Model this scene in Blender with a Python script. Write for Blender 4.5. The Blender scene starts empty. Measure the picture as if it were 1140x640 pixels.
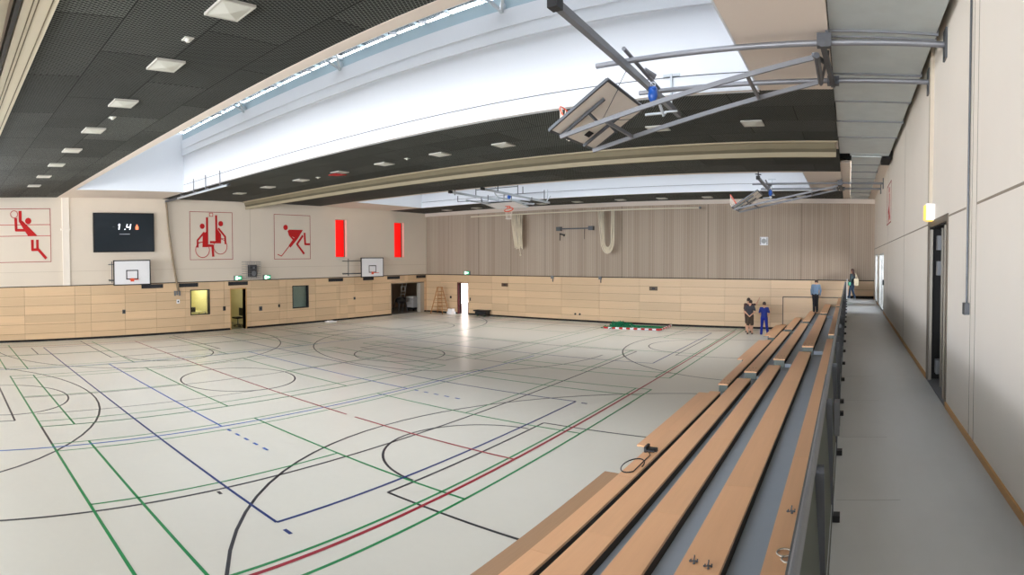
import bpy, bmesh, math, random
from mathutils import Vector, Matrix
random.seed(7)
PI = math.pi
S = bpy.context.scene
COL = S.collection

# ------------------------------------------------------------------ materials
def lin(c):
    return tuple(((v/255)/12.92 if v/255 <= .04045 else ((v/255+.055)/1.055)**2.4) for v in c)
MATS = {}
def new_mat(name):
    m = bpy.data.materials.new(name); m.use_nodes = True
    nt = m.node_tree; b = nt.nodes['Principled BSDF']
    MATS[name] = m
    return m, nt, b
def mix(nt, fac, a, b, blend='MIX'):
    n = nt.nodes.new('ShaderNodeMix'); n.data_type = 'RGBA'; n.blend_type = blend
    for sock, v in ((n.inputs[0], fac), (n.inputs[6], a), (n.inputs[7], b)):
        if hasattr(v, 'is_linked') or isinstance(v, bpy.types.NodeSocket): nt.links.new(v, sock)
        elif isinstance(v, (int, float)): sock.default_value = v
        else: sock.default_value = (*v, 1)
    return n.outputs[2]
def coords(nt, scale=(1, 1, 1), rot=(0, 0, 0)):
    t = nt.nodes.new('ShaderNodeTexCoord'); m = nt.nodes.new('ShaderNodeMapping')
    m.inputs['Scale'].default_value = scale; m.inputs['Rotation'].default_value = rot
    nt.links.new(t.outputs['Object'], m.inputs['Vector']); return m.outputs[0]
def noise(nt, vec, scale, detail=3, rough=.5):
    n = nt.nodes.new('ShaderNodeTexNoise'); n.inputs['Scale'].default_value = scale
    n.inputs['Detail'].default_value = detail; n.inputs['Roughness'].default_value = rough
    nt.links.new(vec, n.inputs['Vector']); return n.outputs['Fac']
def ramp(nt, fac, stops):
    r = nt.nodes.new('ShaderNodeValToRGB'); nt.links.new(fac, r.inputs[0])
    e = r.color_ramp.elements
    while len(e) < len(stops): e.new(.5)
    for i, (p, c) in enumerate(stops):
        e[i].position = p; e[i].color = (*c, 1) if len(c) == 3 else c
    return r.outputs[0]
def g(v): return (v, v, v)
def math_n(nt, op, a, b=None):
    n = nt.nodes.new('ShaderNodeMath'); n.operation = op
    for i, v in enumerate((a, b)):
        if v is None: continue
        if isinstance(v, (int, float)): n.inputs[i].default_value = v
        else: nt.links.new(v, n.inputs[i])
    return n.outputs[0]
def bump(nt, b, h, strength=.3, dist=.01):
    n = nt.nodes.new('ShaderNodeBump'); n.inputs['Strength'].default_value = strength
    n.inputs['Distance'].default_value = dist
    nt.links.new(h, n.inputs['Height']); nt.links.new(n.outputs[0], b.inputs['Normal'])

def plain(name, rgb, rough=.6, metal=0, var=.06, scale=3, spec=.5, coat=0):
    m, nt, b = new_mat(name)
    c = lin(rgb)
    v = noise(nt, coords(nt), scale, 4)
    k1 = tuple(x*(1-var) for x in c); k2 = tuple(min(1, x*(1+var)) for x in c)
    nt.links.new(mix(nt, v, k1, k2), b.inputs['Base Color'])
    b.inputs['Roughness'].default_value = rough; b.inputs['Metallic'].default_value = metal
    b.inputs['Specular IOR Level'].default_value = spec
    b.inputs['Coat Weight'].default_value = coat
    return m
def emit(name, rgb, strength):
    m, nt, b = new_mat(name)
    v = noise(nt, coords(nt), 2, 2)
    c = lin(rgb)
    col = mix(nt, v, tuple(x*.92 for x in c), c)
    nt.links.new(col, b.inputs['Base Color']); nt.links.new(col, b.inputs['Emission Color'])
    b.inputs['Emission Strength'].default_value = strength; b.inputs['Roughness'].default_value = .4
    return m
def wood(name, rgb, grain=(1, .04, 1), var=.10, rough=.42, island=.12, gscale=18, spec=.4):
    m, nt, b = new_mat(name)
    c = lin(rgb)
    v = noise(nt, coords(nt, grain), gscale, 6, .6)
    base = mix(nt, v, tuple(x*(1-var) for x in c), tuple(min(1, x*(1+var)) for x in c))
    geo = nt.nodes.new('ShaderNodeNewGeometry')
    isl = ramp(nt, geo.outputs['Random Per Island'], [(0, g(1-island)), (1, g(1.0))])
    nt.links.new(mix(nt, 1.0, base, isl, 'MULTIPLY'), b.inputs['Base Color'])
    b.inputs['Roughness'].default_value = rough; b.inputs['Specular IOR Level'].default_value = spec
    return m

M_floor_m, nt, b = new_mat('sports_floor')
v = noise(nt, coords(nt), .35, 4, .6)
v2 = noise(nt, coords(nt), 9, 3, .6)
c = mix(nt, v, lin((220, 214, 200)), lin((229, 225, 212)))
c = mix(nt, math_n(nt, 'MULTIPLY', v2, .10), c, lin((178, 174, 160)))
nt.links.new(c, b.inputs['Base Color'])
nt.links.new(ramp(nt, v, [(0, g(.26)), (1, g(.34))]), b.inputs['Roughness'])
b.inputs['Specular IOR Level'].default_value = .30
FLOOR = M_floor_m
paint = lambda n, c: plain(n, c, .35, 0, .04, 6)
P_red, P_green, P_blue = paint('paint_red', (160, 22, 42)), paint('paint_green', (24, 138, 74)), paint('paint_blue', (26, 50, 116))
P_lblue, P_black = paint('paint_light_blue', (48, 98, 180)), paint('paint_black', (48, 46, 50))

WAINS = wood('birch_wall_panel', (227, 196, 158), (.25, .25, 5), .08, .4, .15, 5)
BENCH = wood('beech_bench', (250, 192, 144), (6, .3, 6), .07, .38, .08, 5)
BENCH_D = wood('oiled_front_board', (190, 150, 114), (8, .3, 8), .12, .45, .1, 5)
DOORWOOD = wood('pale_skirting', (206, 160, 104), (6, .3, 6), .08, .5, .05, 5)
LADW = wood('ladder_wood', (176, 120, 66), (8, 8, .6), .1, .5, .05, 6)
PLASTER = plain('warm_white_plaster', (238, 229, 217), .8, 0, .025, 1.2)
PLASTER_L = plain('painted_block_wall', (224, 212, 196), .8, 0, .03, 1.0)
SOFFIT = plain('beige_soffit', (226, 213, 201), .85, 0, .02, 1)
WELL = plain('white_well_lining', (226, 229, 234), .75, 0, .012, .8)
CREAM = plain('cream_trim', (224, 214, 192), .6, 0, .04, 3)
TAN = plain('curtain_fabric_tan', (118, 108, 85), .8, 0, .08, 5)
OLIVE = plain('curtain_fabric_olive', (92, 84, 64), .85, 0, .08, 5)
BLACK = plain('black_gap', (22, 20, 20), .8)
BLACKM = plain('black_painted_metal', (34, 34, 36), .45, .2)
DARKVENT = plain('dark_grille', (52, 54, 60), .5, .3)
STEEL = plain('grey_painted_steel', (122, 123, 127), .45, .3, .08, 8)
STEEL_D = plain('dark_grey_steel', (92, 94, 98), .45, .6, .1, 8)
STEEL_L = plain('pale_steel', (196, 202, 206), .4, .4, .06, 8)
GALV = plain('galvanised_sheet', (198, 206, 206), .45, .25, .12, 2.5)
CURB = plain('skylight_curb_steel', (176, 196, 204), .5, .2, .05, 2)
RED = plain('red_wall_paint', (190, 4, 8), .6, 0, .05, 4)
REDLINE = plain('dark_red_line_paint', (160, 20, 24), .6, 0, .05, 4)
ORANGE = plain('orange_rim', (226, 84, 44), .45, .1)
WHITE = plain('white_board', (236, 236, 238), .35, 0, .02, 3)
BOARDBACK = plain('plywood_board_back', (246, 238, 228), .6, 0, .05, 4)
NETW = plain('white_net_cord', (226, 216, 204), .9, 0, .05, 12)
NETB = plain('beige_net_cord', (228, 216, 192), .9, 0, .08, 14)
NETG = plain('green_net_cord', (22, 128, 84), .85, 0, .15, 14)
BLUEP = plain('blue_winch_paint', (28, 84, 168), .35, 0, .05, 6)
TIER = plain('grey_lino_tread', (152, 158, 164), .55, 0, .05, 2.5)
TREAD = plain('blue_grey_tread', (164, 172, 182), .5, 0, .05, 2.5)
RISER = plain('grey_green_riser', (112, 118, 110), .6, 0, .08, 5)
RAILP = plain('olive_grey_panel', (78, 82, 72), .55, .2, .15, 4)
TAUPE = plain('brown_grey_door_frame', (112, 102, 90), .5, .2, .06, 6)
CABLEG = plain('light_cable', (170, 160, 145), .7)
GREYBOX = plain('grey_plastic', (120, 122, 126), .5)
SKIN = plain('skin', (206, 158, 130), .55, 0, .05, 20)
HAIR = plain('dark_brown_hair', (52, 36, 28), .6, 0, .2, 40)
BLINDG = plain('grey_green_blind', (220, 232, 226), .6, 0, .06, 4)
ROOMY = plain('cream_office_wall', (224, 216, 176), .8, 0, .04, 2)
PAVE = plain('outside_paving', (205, 202, 196), .9, 0, .06, 2)

# walkway concrete
m, nt, b = new_mat('walkway_lino')
v = noise(nt, coords(nt), 1.3, 6, .65); v2 = noise(nt, coords(nt, (1, .3, 1)), 6, 4, .6)
c = mix(nt, v, lin((186, 188, 189)), lin((204, 206, 206))); c = mix(nt, math_n(nt, 'MULTIPLY', v2, .3), c, lin((172, 173, 171)))
nt.links.new(c, b.inputs['Base Color']); nt.links.new(ramp(nt, v, [(0, g(.34)), (1, g(.5))]), b.inputs['Roughness'])
WALK = m

# expanded-metal mesh ceiling: dark diamonds between grey strands, panel joints every 1.2 m
m, nt, b = new_mat('expanded_metal_mesh_ceiling')
def strand(ang, freq, w):
    t = coords(nt, (1, 1, 1), (0, 0, ang)); s = nt.nodes.new('ShaderNodeSeparateXYZ'); nt.links.new(t, s.inputs[0])
    f = math_n(nt, 'FRACT', math_n(nt, 'MULTIPLY', s.outputs[0], freq))
    return math_n(nt, 'LESS_THAN', math_n(nt, 'ABSOLUTE', math_n(nt, 'SUBTRACT', f, .5)), w)
a1 = strand(math.radians(28), 20, .13); a2 = strand(math.radians(-28), 20, .13)
st = math_n(nt, 'MAXIMUM', a1, a2)
br = nt.nodes.new('ShaderNodeTexBrick'); nt.links.new(coords(nt), br.inputs['Vector'])
br.offset = .5; br.inputs['Scale'].default_value = 1; br.inputs['Brick Width'].default_value = 2.4
br.inputs['Row Height'].default_value = 1.2; br.inputs['Mortar Size'].default_value = .012
br.inputs['Color1'].default_value = (*g(.6), 1); br.inputs['Color2'].default_value = (*g(1.15), 1); br.inputs['Mortar'].default_value = (*g(.15), 1)
vn = noise(nt, coords(nt), .6, 2)
cc = mix(nt, st, lin((14, 15, 15)), lin((104, 107, 102)))
cc = mix(nt, 1.0, cc, br.outputs['Color'], 'MULTIPLY')
cc = mix(nt, 1.0, cc, ramp(nt, vn, [(.3, g(.85)), (.7, g(1.1))]), 'MULTIPLY')
nt.links.new(cc, b.inputs['Base Color']); b.inputs['Roughness'].default_value = .75
b.inputs['Specular IOR Level'].default_value = .2
MESHC = m

# vertical slat wall
m, nt, b = new_mat('taupe_slat_wall')
t = coords(nt); s = nt.nodes.new('ShaderNodeSeparateXYZ'); nt.links.new(t, s.inputs[0])
f1 = math_n(nt, 'FRACT', math_n(nt, 'MULTIPLY', s.outputs[0], 9.0))
gr1 = math_n(nt, 'LESS_THAN', f1, .16)
cellp = math_n(nt, 'FLOOR', math_n(nt, 'MULTIPLY', s.outputs[0], 1.7))
wn = nt.nodes.new('ShaderNodeTexWhiteNoise'); wn.noise_dimensions = '1D'; nt.links.new(cellp, wn.inputs['W'])
slc = math_n(nt, 'FLOOR', math_n(nt, 'MULTIPLY', s.outputs[0], 9.0))
wn2 = nt.nodes.new('ShaderNodeTexWhiteNoise'); wn2.noise_dimensions = '1D'; nt.links.new(slc, wn2.inputs['W'])
jf = math_n(nt, 'LESS_THAN', math_n(nt, 'FRACT', math_n(nt, 'MULTIPLY', s.outputs[0], .4)), .008)
base = mix(nt, wn.outputs['Value'], lin((166, 148, 130)), lin((180, 163, 146)))
base = mix(nt, math_n(nt, 'MULTIPLY', wn2.outputs['Value'], .35), base, lin((196, 182, 164)))
base = mix(nt, math_n(nt, 'MULTIPLY', gr1, .45), base, lin((98, 84, 72)))
base = mix(nt, jf, base, lin((90, 76, 64)))
nt.links.new(base, b.inputs['Base Color']); b.inputs['Roughness'].default_value = .75
bump(nt, b, math_n(nt, 'SUBTRACT', 1.0, gr1), .5, .02)
SLAT = m

# glass: mostly clear pane
def pane(name, tint, glossy=.12):
    m = bpy.data.materials.new(name); m.use_nodes = True; nt = m.node_tree; nt.nodes.clear()
    o = nt.nodes.new('ShaderNodeOutputMaterial'); t = nt.nodes.new('ShaderNodeBsdfTransparent'); t.inputs[0].default_value = (*tint, 1)
    gl = nt.nodes.new('ShaderNodeBsdfGlossy'); gl.inputs['Roughness'].default_value = .05
    mx = nt.nodes.new('ShaderNodeMixShader'); fr = nt.nodes.new('ShaderNodeFresnel'); fr.inputs[0].default_value = 1.4
    nt.links.new(fr.outputs[0], mx.inputs[0]); nt.links.new(t.outputs[0], mx.inputs[1]); nt.links.new(gl.outputs[0], mx.inputs[2])
    nt.links.new(mx.outputs[0], o.inputs[0]); return m
GLASS = pane('clear_glass', (.97, .98, .99))
GLASSD = pane('window_glass', (.85, .9, .88))
REDGLASS = emit('glowing_red_glass', (250, 8, 6), .95)  # pane's own glow stands in for daylight coming through
SIGNW = emit('lit_sign_white', (232, 255, 246), 1.6)
SIGNG = emit('lit_sign_green', (40, 170, 110), .9)
DIGIT = emit('lit_digit', (240, 244, 255), 1.5)
DIGITO = emit('lit_orange_mark', (236, 130, 90), 1.2)
YLAMP = emit('yellow_lit_cover', (250, 206, 84), 1.0)
LAMPW = plain('frosted_lamp_cover', (206, 206, 196), .4, 0, .05, 4)
GREYW = plain('grey_white_lamp_frame', (186, 184, 174), .5, 0, .04, 4)
SCREEN = plain('dark_screen', (24, 34, 42), .3, 0, .12, 2)

# ------------------------------------------------------------------ mesh builder
class MB:
    def __init__(s): s.bm = bmesh.new(); s.mi = 0
    def face(s, vs, mi=None):
        f = s.bm.faces.new([v if isinstance(v, bmesh.types.BMVert) else s.bm.verts.new(v) for v in vs])
        f.material_index = s.mi if mi is None else mi; return f
    def box(s, x0, x1, y0, y1, z0, z1):
        p = [(x, y, z) for z in (min(z0, z1), max(z0, z1)) for y in (min(y0, y1), max(y0, y1)) for x in (min(x0, x1), max(x0, x1))]
        v = [s.bm.verts.new(q) for q in p]
        for a in ((0, 2, 3, 1), (4, 5, 7, 6), (0, 1, 5, 4), (2, 6, 7, 3), (0, 4, 6, 2), (1, 3, 7, 5)):
            s.face([v[i] for i in a])
        return s
    def bar(s, p, q, w, h, up=(0, 0, 1)):
        p, q = Vector(p), Vector(q); d = (q-p).normalized(); u = Vector(up)
        if abs(d.dot(u)) > .98: u = Vector((1, 0, 0))
        r = d.cross(u).normalized(); u = r.cross(d)
        v = [s.bm.verts.new(c + r*a*w/2 + u*b_*h/2) for c in (p, q) for a, b_ in ((-1, -1), (1, -1), (1, 1), (-1, 1))]
        for a in ((3, 2, 1, 0), (4, 5, 6, 7), (0, 1, 5, 4), (1, 2, 6, 5), (2, 3, 7, 6), (3, 0, 4, 7)): s.face([v[i] for i in a])
        return s
    def tube(s, pts, r, n=10, r2=None, cap=True):
        pts = [Vector(p) for p in pts]; rings = []
        u = None
        for i, p in enumerate(pts):
            if i == 0: d = pts[1]-pts[0]
            elif i == len(pts)-1: d = pts[-1]-pts[-2]
            else: d = (pts[i+1]-p).normalized()+(p-pts[i-1]).normalized()
            d.normalize()
            if u is None:
                u = Vector((0, 0, 1)) if abs(d.z) < .9 else Vector((1, 0, 0))
            a = d.cross(u).normalized(); u = a.cross(d).normalized()
            rr = r if r2 is None else r+(r2-r)*i/(len(pts)-1)
            rings.append([s.bm.verts.new(p+a*math.cos(t)*rr+u*math.sin(t)*rr) for t in [2*PI*k/n for k in range(n)]])
        for A, B in zip(rings, rings[1:]):
            for k in range(n): s.face([A[k], A[(k+1) % n], B[(k+1) % n], B[k]])
        if cap: s.face(rings[0][::-1]); s.face(rings[-1])
        return s
    def sphere(s, c, r, sc=(1, 1, 1), u=14, v=9):
        m = Matrix.Translation(c) @ Matrix.Diagonal((*sc, 1))
        res = bmesh.ops.create_uvsphere(s.bm, u_segments=u, v_segments=v, radius=r, matrix=m)
        for vv in res['verts']:
            for f in vv.link_faces: f.material_index = s.mi
        return s
    def torus(s, c, R, r, axis='z', n=24, k=8, arc=2*PI, a0=0):
        pts = []
        for i in range(n+1):
            a = a0+arc*i/n; x, y = R*math.cos(a), R*math.sin(a)
            pts.append(Vector(c)+Vector({'z': (x, y, 0), 'x': (0, x, y), 'y': (x, 0, y)}[axis]))
        return s.tube(pts, r, k, cap=arc < 2*PI)
    def prism(s, poly, off):
        """extrude polygon (3D points) by vector off"""
        off = Vector(off); A = [s.bm.verts.new(p) for p in poly]; B = [s.bm.verts.new(Vector(p)+off) for p in poly]
        s.face(A[::-1]); s.face(B)
        n = len(A)
        for i in range(n): s.face([A[i], A[(i+1) % n], B[(i+1) % n], B[i]])
        return s
    def build(s, name, mats, parent=None, bevel=0, smooth=False, origin=None):
        if not isinstance(mats, (list, tuple)): mats = [mats]
        o = Vector((0, 0, 0))
        if parent is not None:
            p = parent
            while p: o += p.location; p = p.parent
        elif origin is not None: o = Vector(origin)
        if bevel:
            bmesh.ops.bevel(s.bm, geom=[e for e in s.bm.edges if e.is_manifold and e.calc_face_angle(0) > .6], offset=bevel, segments=2, affect='EDGES', profile=.7)
        bmesh.ops.recalc_face_normals(s.bm, faces=s.bm.faces)
        bmesh.ops.translate(s.bm, verts=s.bm.verts, vec=-o)
        me = bpy.data.meshes.new(name); s.bm.to_mesh(me); s.bm.free()
        for m in mats: me.materials.append(m)
        if smooth:
            for p in me.polygons: p.use_smooth = True
        ob = bpy.data.objects.new(name, me); COL.objects.link(ob)
        if parent is not None: ob.parent = parent
        elif origin is not None: ob.location = origin
        return ob

def thing(name, label, cat, loc=(0, 0, 0), group=None):
    o = bpy.data.objects.new(name, None); COL.objects.link(o); o.location = loc; o.empty_display_size = .1
    o['label'] = label; o['category'] = cat
    if group: o['group'] = group
    return o
def tag(o, label, cat, group=None):
    o['label'] = label; o['category'] = cat
    if group: o['group'] = group
    return o
def struct(o):
    o['kind'] = 'structure'; return o
def dup(root, delta, label=None, group=None):
    r = root.copy(); COL.objects.link(r); r.location = root.location+Vector(delta)
    if label: r['label'] = label
    if group: r['group'] = group
    for ch in list(root.children):
        c = ch.copy(); COL.objects.link(c); c.parent = r
        for gch in ch.children:
            d = gch.copy(); COL.objects.link(d); d.parent = c
    return r

# ------------------------------------------------------------------ room numbers (metres)
XL, XR, YE, YB = -27.04, 1.333, 30.04, -12.6
ZC, ZW, ZWALK = 6.85, 2.60, 1.68
XD = -.33                     # where the mesh ceiling meets the duct
ROWS = [.10, .38, .82, 1.27, 1.70, 2.14, 2.60]
WELLS = [(5.72, 10.78), (21.0, 26.45), (-9.3, -4.4)]

# ---- floor with its painted lines
f = MB(); f.box(XL-3, XR+.3, YB-.3, YE+.3, -.25, 0)
lvl = [0]
def strip_pts(pts, w, mi, closed=False):
    z = .0015+.0005*mi
    n = len(pts)
    L, R = [], []
    for i, p in enumerate(pts):
        a = pts[i-1] if i else pts[0]; c = pts[i+1] if i < n-1 else pts[-1]
        d = Vector((c[0]-a[0], c[1]-a[1])).normalized(); nrm = Vector((-d.y, d.x))*w/2
        L.append(f.bm.verts.new((p[0]+nrm.x, p[1]+nrm.y, z))); R.append(f.bm.verts.new((p[0]-nrm.x, p[1]-nrm.y, z)))
    for i in range(n-1): f.face([R[i], R[i+1], L[i+1], L[i]], mi)
W = .05
def xl(x, y0, y1, mi, w=W): strip_pts([(x, y0), (x, y1)], w, mi)      # line running along the hall
def yl(y, x0, x1, mi, w=W): strip_pts([(x0, y), (x1, y)], w, mi)      # line running across the hall
def arc(cx, cy, r, a0, a1, mi, w=W):
    n = max(12, int(abs(a1-a0)/5))
    strip_pts([(cx+r*math.cos(math.radians(a0+(a1-a0)*i/n)), cy+r*math.sin(math.radians(a0+(a1-a0)*i/n))) for i in range(n+1)], w, mi)
RD, GR, BL, LB, BK = 5, 2, 4, 3, 1
# handball (red)
xl(-5.72, -11.3, 28.7, RD, .06); xl(-25.45, -11.3, 28.7, RD); yl(28.7, -25.45, -5.72, RD); yl(-11.3, -25.45, -5.72, RD)
yl(8.71, -25.4, -10.4, RD); yl(8.71, -10.1, -5.75, RD)
# main volleyball (light blue)
for x in (-11.27, -20.1): xl(x, -1.1, 18.55, LB)
for y in (5.86, 11.7):
    yl(y, -20.1, -11.3, LB)
    for k in range(5): yl(y, -11.02+.37*k, -10.86+.37*k, LB, .06)
# main basketball (black)
xl(-8.17, -3.8, 21.24, BK); xl(-23.1, -3.8, 21.24, BK); yl(-3.8, -23.1, -8.17, BK); yl(21.24, -23.1, -8.17, BK)
xl(-15.7, 2.1, 15.8, BK, .035)
arc(-15.65, 8.72, 1.78, 0, 360, BK)
for cy, s_ in ((1.6, 1), (15.85, -1)):
    arc(-15.7, cy, 1.75, 0, 360, BK); yl(cy, -18.0, -13.4, BK)
    for x in (-13.4, -17.95): xl(x, cy, cy-s_*5.4, BK)
arc(-15.65, -2.46, 6.5, 0, 180, BK); arc(-15.65, 19.9, 6.6, 180, 360, BK)
# cross courts: one third of the hall each, 14.65 m apart
for o in (0, 14.65):
    # volleyball
    for y in (4.32, 13.08): yl(y+o, -25.0, -6.7, BL)
    for x in (-25.0, -6.7): xl(x, 4.32+o, 13.08+o, BL)
    # basketball right and left
    for y in (6.23, 11.02): yl(y+o, -6.45, -3.0, BK); 
    xl(-6.45, 6.23+o, 11.02+o, BK); arc(-6.5, 8.66+o, 1.8, 90, 270, BK); arc(-2.63, 8.72+o, 6.5, 90, 270, BK)
    for y in (6.36, 11.1): yl(y+o, -26.5, -21.4, BK)
    xl(-21.5, 6.36+o, 11.1+o, BK); arc(-21.5, 8.75+o, 1.85, -90, 90, BK); arc(-25.0, 8.72+o, 6.5, -90, 90, BK)
    # three badminton courts (green)
    for x0 in (-11.48, -18.86, -26.1):
        x1 = x0+6.1
        for y in (2.12, 2.89, 6.82, 10.71, 14.36, 15.14): yl(y+o, x0, x1, GR)
        for x in (x0, x0+.46, x1-.46, x1): xl(x, 2.12+o, 15.14+o, GR, .035 if x0 < -12 or x < -11 else .05)
        xl(x0+3.06, 2.12+o, 6.82+o, GR, .04); xl(x0+3.06, 10.71+o, 15.14+o, GR, .04)
    yl(2.12+o, -12.76, -11.48, BK)
yl(3.78, -25.04, -23.2, BK); xl(-12.78, 2.1, 14, BK, .03)
xl(-13.9, 2.2, 8.6, BK, .03)
for (y, x) in ((4.29, -6.38), (13.0, -6.42)): yl(y, x-.08, x+.08, BL, .06)
yl(4.12, -8.1, -7.98, BK, .06)
struct(f.build('floor', [FLOOR, P_black, P_green, P_lblue, P_blue, P_red]))

# ---- generic panel wall: list of rectangles minus holes -> cells
def cells(u0, u1, v0, v1, holes):
    us = sorted({u0, u1, *[h for H in holes for h in H[:2] if u0 < h < u1]})
    vs = sorted({v0, v1, *[h for H in holes for h in H[2:4] if v0 < h < v1]})
    out = []
    for a, b_ in zip(us, us[1:]):
        for c_, d in zip(vs, vs[1:]):
            mu, mv = (a+b_)/2, (c_+d)/2
            if not any(H[0] < mu < H[1] and H[2] < mv < H[3] for H in holes): out.append((a, b_, c_, d))
    return out
# pictogram wall --------------------------------------------------------
HT_ADDED = [(-12.0+3.4*k, -12.0+3.4*k+3.0, 3.4, 6.5) for k in range(4)]  # unseen openings added to let daylight onto the walkway wall
HL = [(14.70, 15.62, -1, 2.17), (12.32, 13.45, .90, 2.22), (18.70, 19.85, .92, 2.22), (26.62, 29.75, -1, 2.05),
      (21.93, 22.83, 3.84, 6.12), (26.93, 27.85, 3.81, 6.12)]
w = MB()
for a, b_, c_, d in cells(YB, YE+.3, 0, 9.6, HL+HT_ADDED): w.box(XL-.35, XL-.03, a, b_, c_, d)
struct(w.build('wall_left', PLASTER_L))
w = MB()
colL = [YB, -10, -7.5, -5, -2.5, 0, 2.4, 3.8, 6.25, 7.05, 8.79, 10.45, 12.05, 14.3, 15.95, 17.8, 19.3-1, 20.35, 22.2, 23.4, 24.9, 26.4, 28.2, YE]
for ya, yb in zip(colL, colL[1:]):
    for za, zb in zip(ROWS, ROWS[1:]):
        for a, b_, c_, d in cells(ya+.006, yb-.006, za+.007, zb-.007, HL): w.box(XL-.03, XL, a, b_, c_, d)
struct(w.build('trim_1', WAINS))
w = MB()
for a, b_, c_, d in cells(YB, YE, .10, 2.60, HL): w.box(XL-.031, XL-.022, a, b_, c_, d)
struct(w.build('trim_12', plain('joint_dark', (146, 114, 82), .8)))
w = MB()
for a, b_, c_, d in cells(YB, YE, 0, .10, HL): w.box(XL-.03, XL-.015, a, b_, c_, d)
struct(w.build('baseboard_left', BLACK))
w = MB()     # black strip standing in for the shadow gap over the panelling + thin wall seams
w.box(XL-.03, XL+.004, YB, YE, 2.60, 2.635)
struct(w.build('trim_2', BLACK))
w = MB(); w.box(XL-.03, XL-.024, YB, YE, 3.30, 3.315)
for y in (2.4, 15.97): w.box(XL-.03, XL-.022, y-.012, y+.012, 2.64, ZC)
struct(w.build('trim_3', plain('wall_joint', (196, 182, 164), .8)))
w = MB(); w.box(XL-.03, XL+.02, 5.70, 6.04, 2.64, ZC); w.box(XL-.03, XL+.05, 5.62, 6.1, 5.28, 5.36); struct(w.build('trim_4', PLASTER, bevel=.01))

# end wall ---------------------------------------------------------
HE = [(-24.2, -23.36, -1, 2.06)]
w = MB()
for a, b_, c_, d in cells(XL, XR+.3, 0, 9.6, HE): w.box(a, b_, YE+.03, YE+.35, c_, d)
struct(w.build('wall_end', SLAT))
w = MB()
colE = [XL, -25.7, -24.2, -23.36, -21.4, -20.14, -18.87, -16.35, -13.88, -11.4, -9.0, -6.55, -4.08, -1.95, 0.1, XR]
for xa, xb in zip(colE, colE[1:]):
    for za, zb in zip(ROWS, ROWS[1:]):
        for a, b_, c_, d in cells(xa+.006, xb-.006, za+.007, zb-.007, HE): w.box(a, b_, YE, YE+.03, c_, d)
struct(w.build('trim_5', WAINS))
w = MB()
for a, b_, c_, d in cells(XL, XR, .10, 2.60, HE): w.box(a, b_, YE+.022, YE+.031, c_, d)
struct(w.build('trim_13', MATS['joint_dark']))
w = MB()
for a, b_, c_, d in cells(XL, XR, 0, .10, HE): w.box(a, b_, YE+.015, YE+.03, c_, d)
w.box(-.1, XR, YE-.012, YE+.02, ZWALK, ZWALK+.14)
struct(w.build('baseboard_end', BLACK))
w = MB(); w.box(XL, XR, YE-.004, YE+.03, 2.60, 2.64); struct(w.build('trim_6', BLACK))  # black strip painted in for the shadow gap
w = MB(); w.box(XL, XR, YE-.12, YE+.03, 6.62, ZC); struct(w.build('trim_7', SOFFIT))
# wooden gate in the panelling
gt = thing('wall_gate', 'wooden gate leaf outlined in black in the end wall behind the benches', 'gate', (-2.5, YE, 0))
w = MB()
for za, zb in zip([.1, .5, .92, 1.32], [.5, .92, 1.32, 1.70]): w.box(-3.40, -.15, YE-.02, YE-.002, za+.006, zb-.006)
w.build('leaf', WAINS, gt)
w = MB(); w.box(-3.44, -3.40, YE-.03, YE-.001, .02, 1.74); w.box(-3.40, -.1, YE-.03, YE-.001, 1.70, 1.74); w.build('frame', BLACKM, gt)

# back wall and right wall ----------------------------------------
HB_ADDED = [(-26.2+4.5*k, -26.2+4.5*k+4.2, 1.0, 6.4) for k in range(6)]  # unseen window openings added to light the hall from behind
w = MB()
for a, b_, c_, d in cells(XL, XR+.3, 0, 9.6, HB_ADDED): w.box(a, b_, YB-.35, YB, c_, d)
struct(w.build('wall_back', PLASTER))
HR = [(7.70, 9.55, 0, 4.25), (21.9, 25.3, ZWALK, 3.98), (26.6, 29.1, ZWALK, 3.98)]
HS_ADDED = [(-11.8, -8.6, 2.6, 6.2), (-8.2, -5.0, 2.6, 6.2), (-4.6, -1.4, 2.6, 6.2)]  # unseen side openings added for more daylight
w = MB()
for a, b_, c_, d in cells(YB, YE+.3, 0, 9.6, HR+HS_ADDED): w.box(XR, XR+.35, a, b_, c_, d)
struct(w.build('wall_right', PLASTER))
w = MB(); w.box(XR-.004, XR+.01, YB, 5.93, 4.26, 4.285); w.box(XR-.004, XR+.01, 6.5, YE, 4.26, 4.285)
for y in (5.95, 6.18, 13.9, 19.9, -1.0): w.box(XR-.003, XR+.01, y-.008, y+.008, ZWALK, 7.6)
struct(w.build('trim_8', plain('groove_shadow_gap', (150, 138, 122), .8)))
w = MB()
for a, b_ in ((YB, 7.66), (9.62, 21.9), (25.3, 26.6), (29.1, YE)): w.box(XR-.02, XR, a, b_, ZWALK, ZWALK+.075)
struct(w.build('baseboard_right', DOORWOOD))

# walkway -----------------------------------------------------------
w = MB(); w.box(-.10, XR+.3, YB, YE, ZWALK-.22, ZWALK); struct(w.build('floor_walkway', WALK))
w = MB()
for k in range(16): w.box(-.08, .45, 3.0+1.7*k, 3.004+1.7*k, ZWALK, ZWALK+.0012)
struct(w.build('trim_9', plain('floor_joint_line', (158, 159, 158), .6)))

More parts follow.
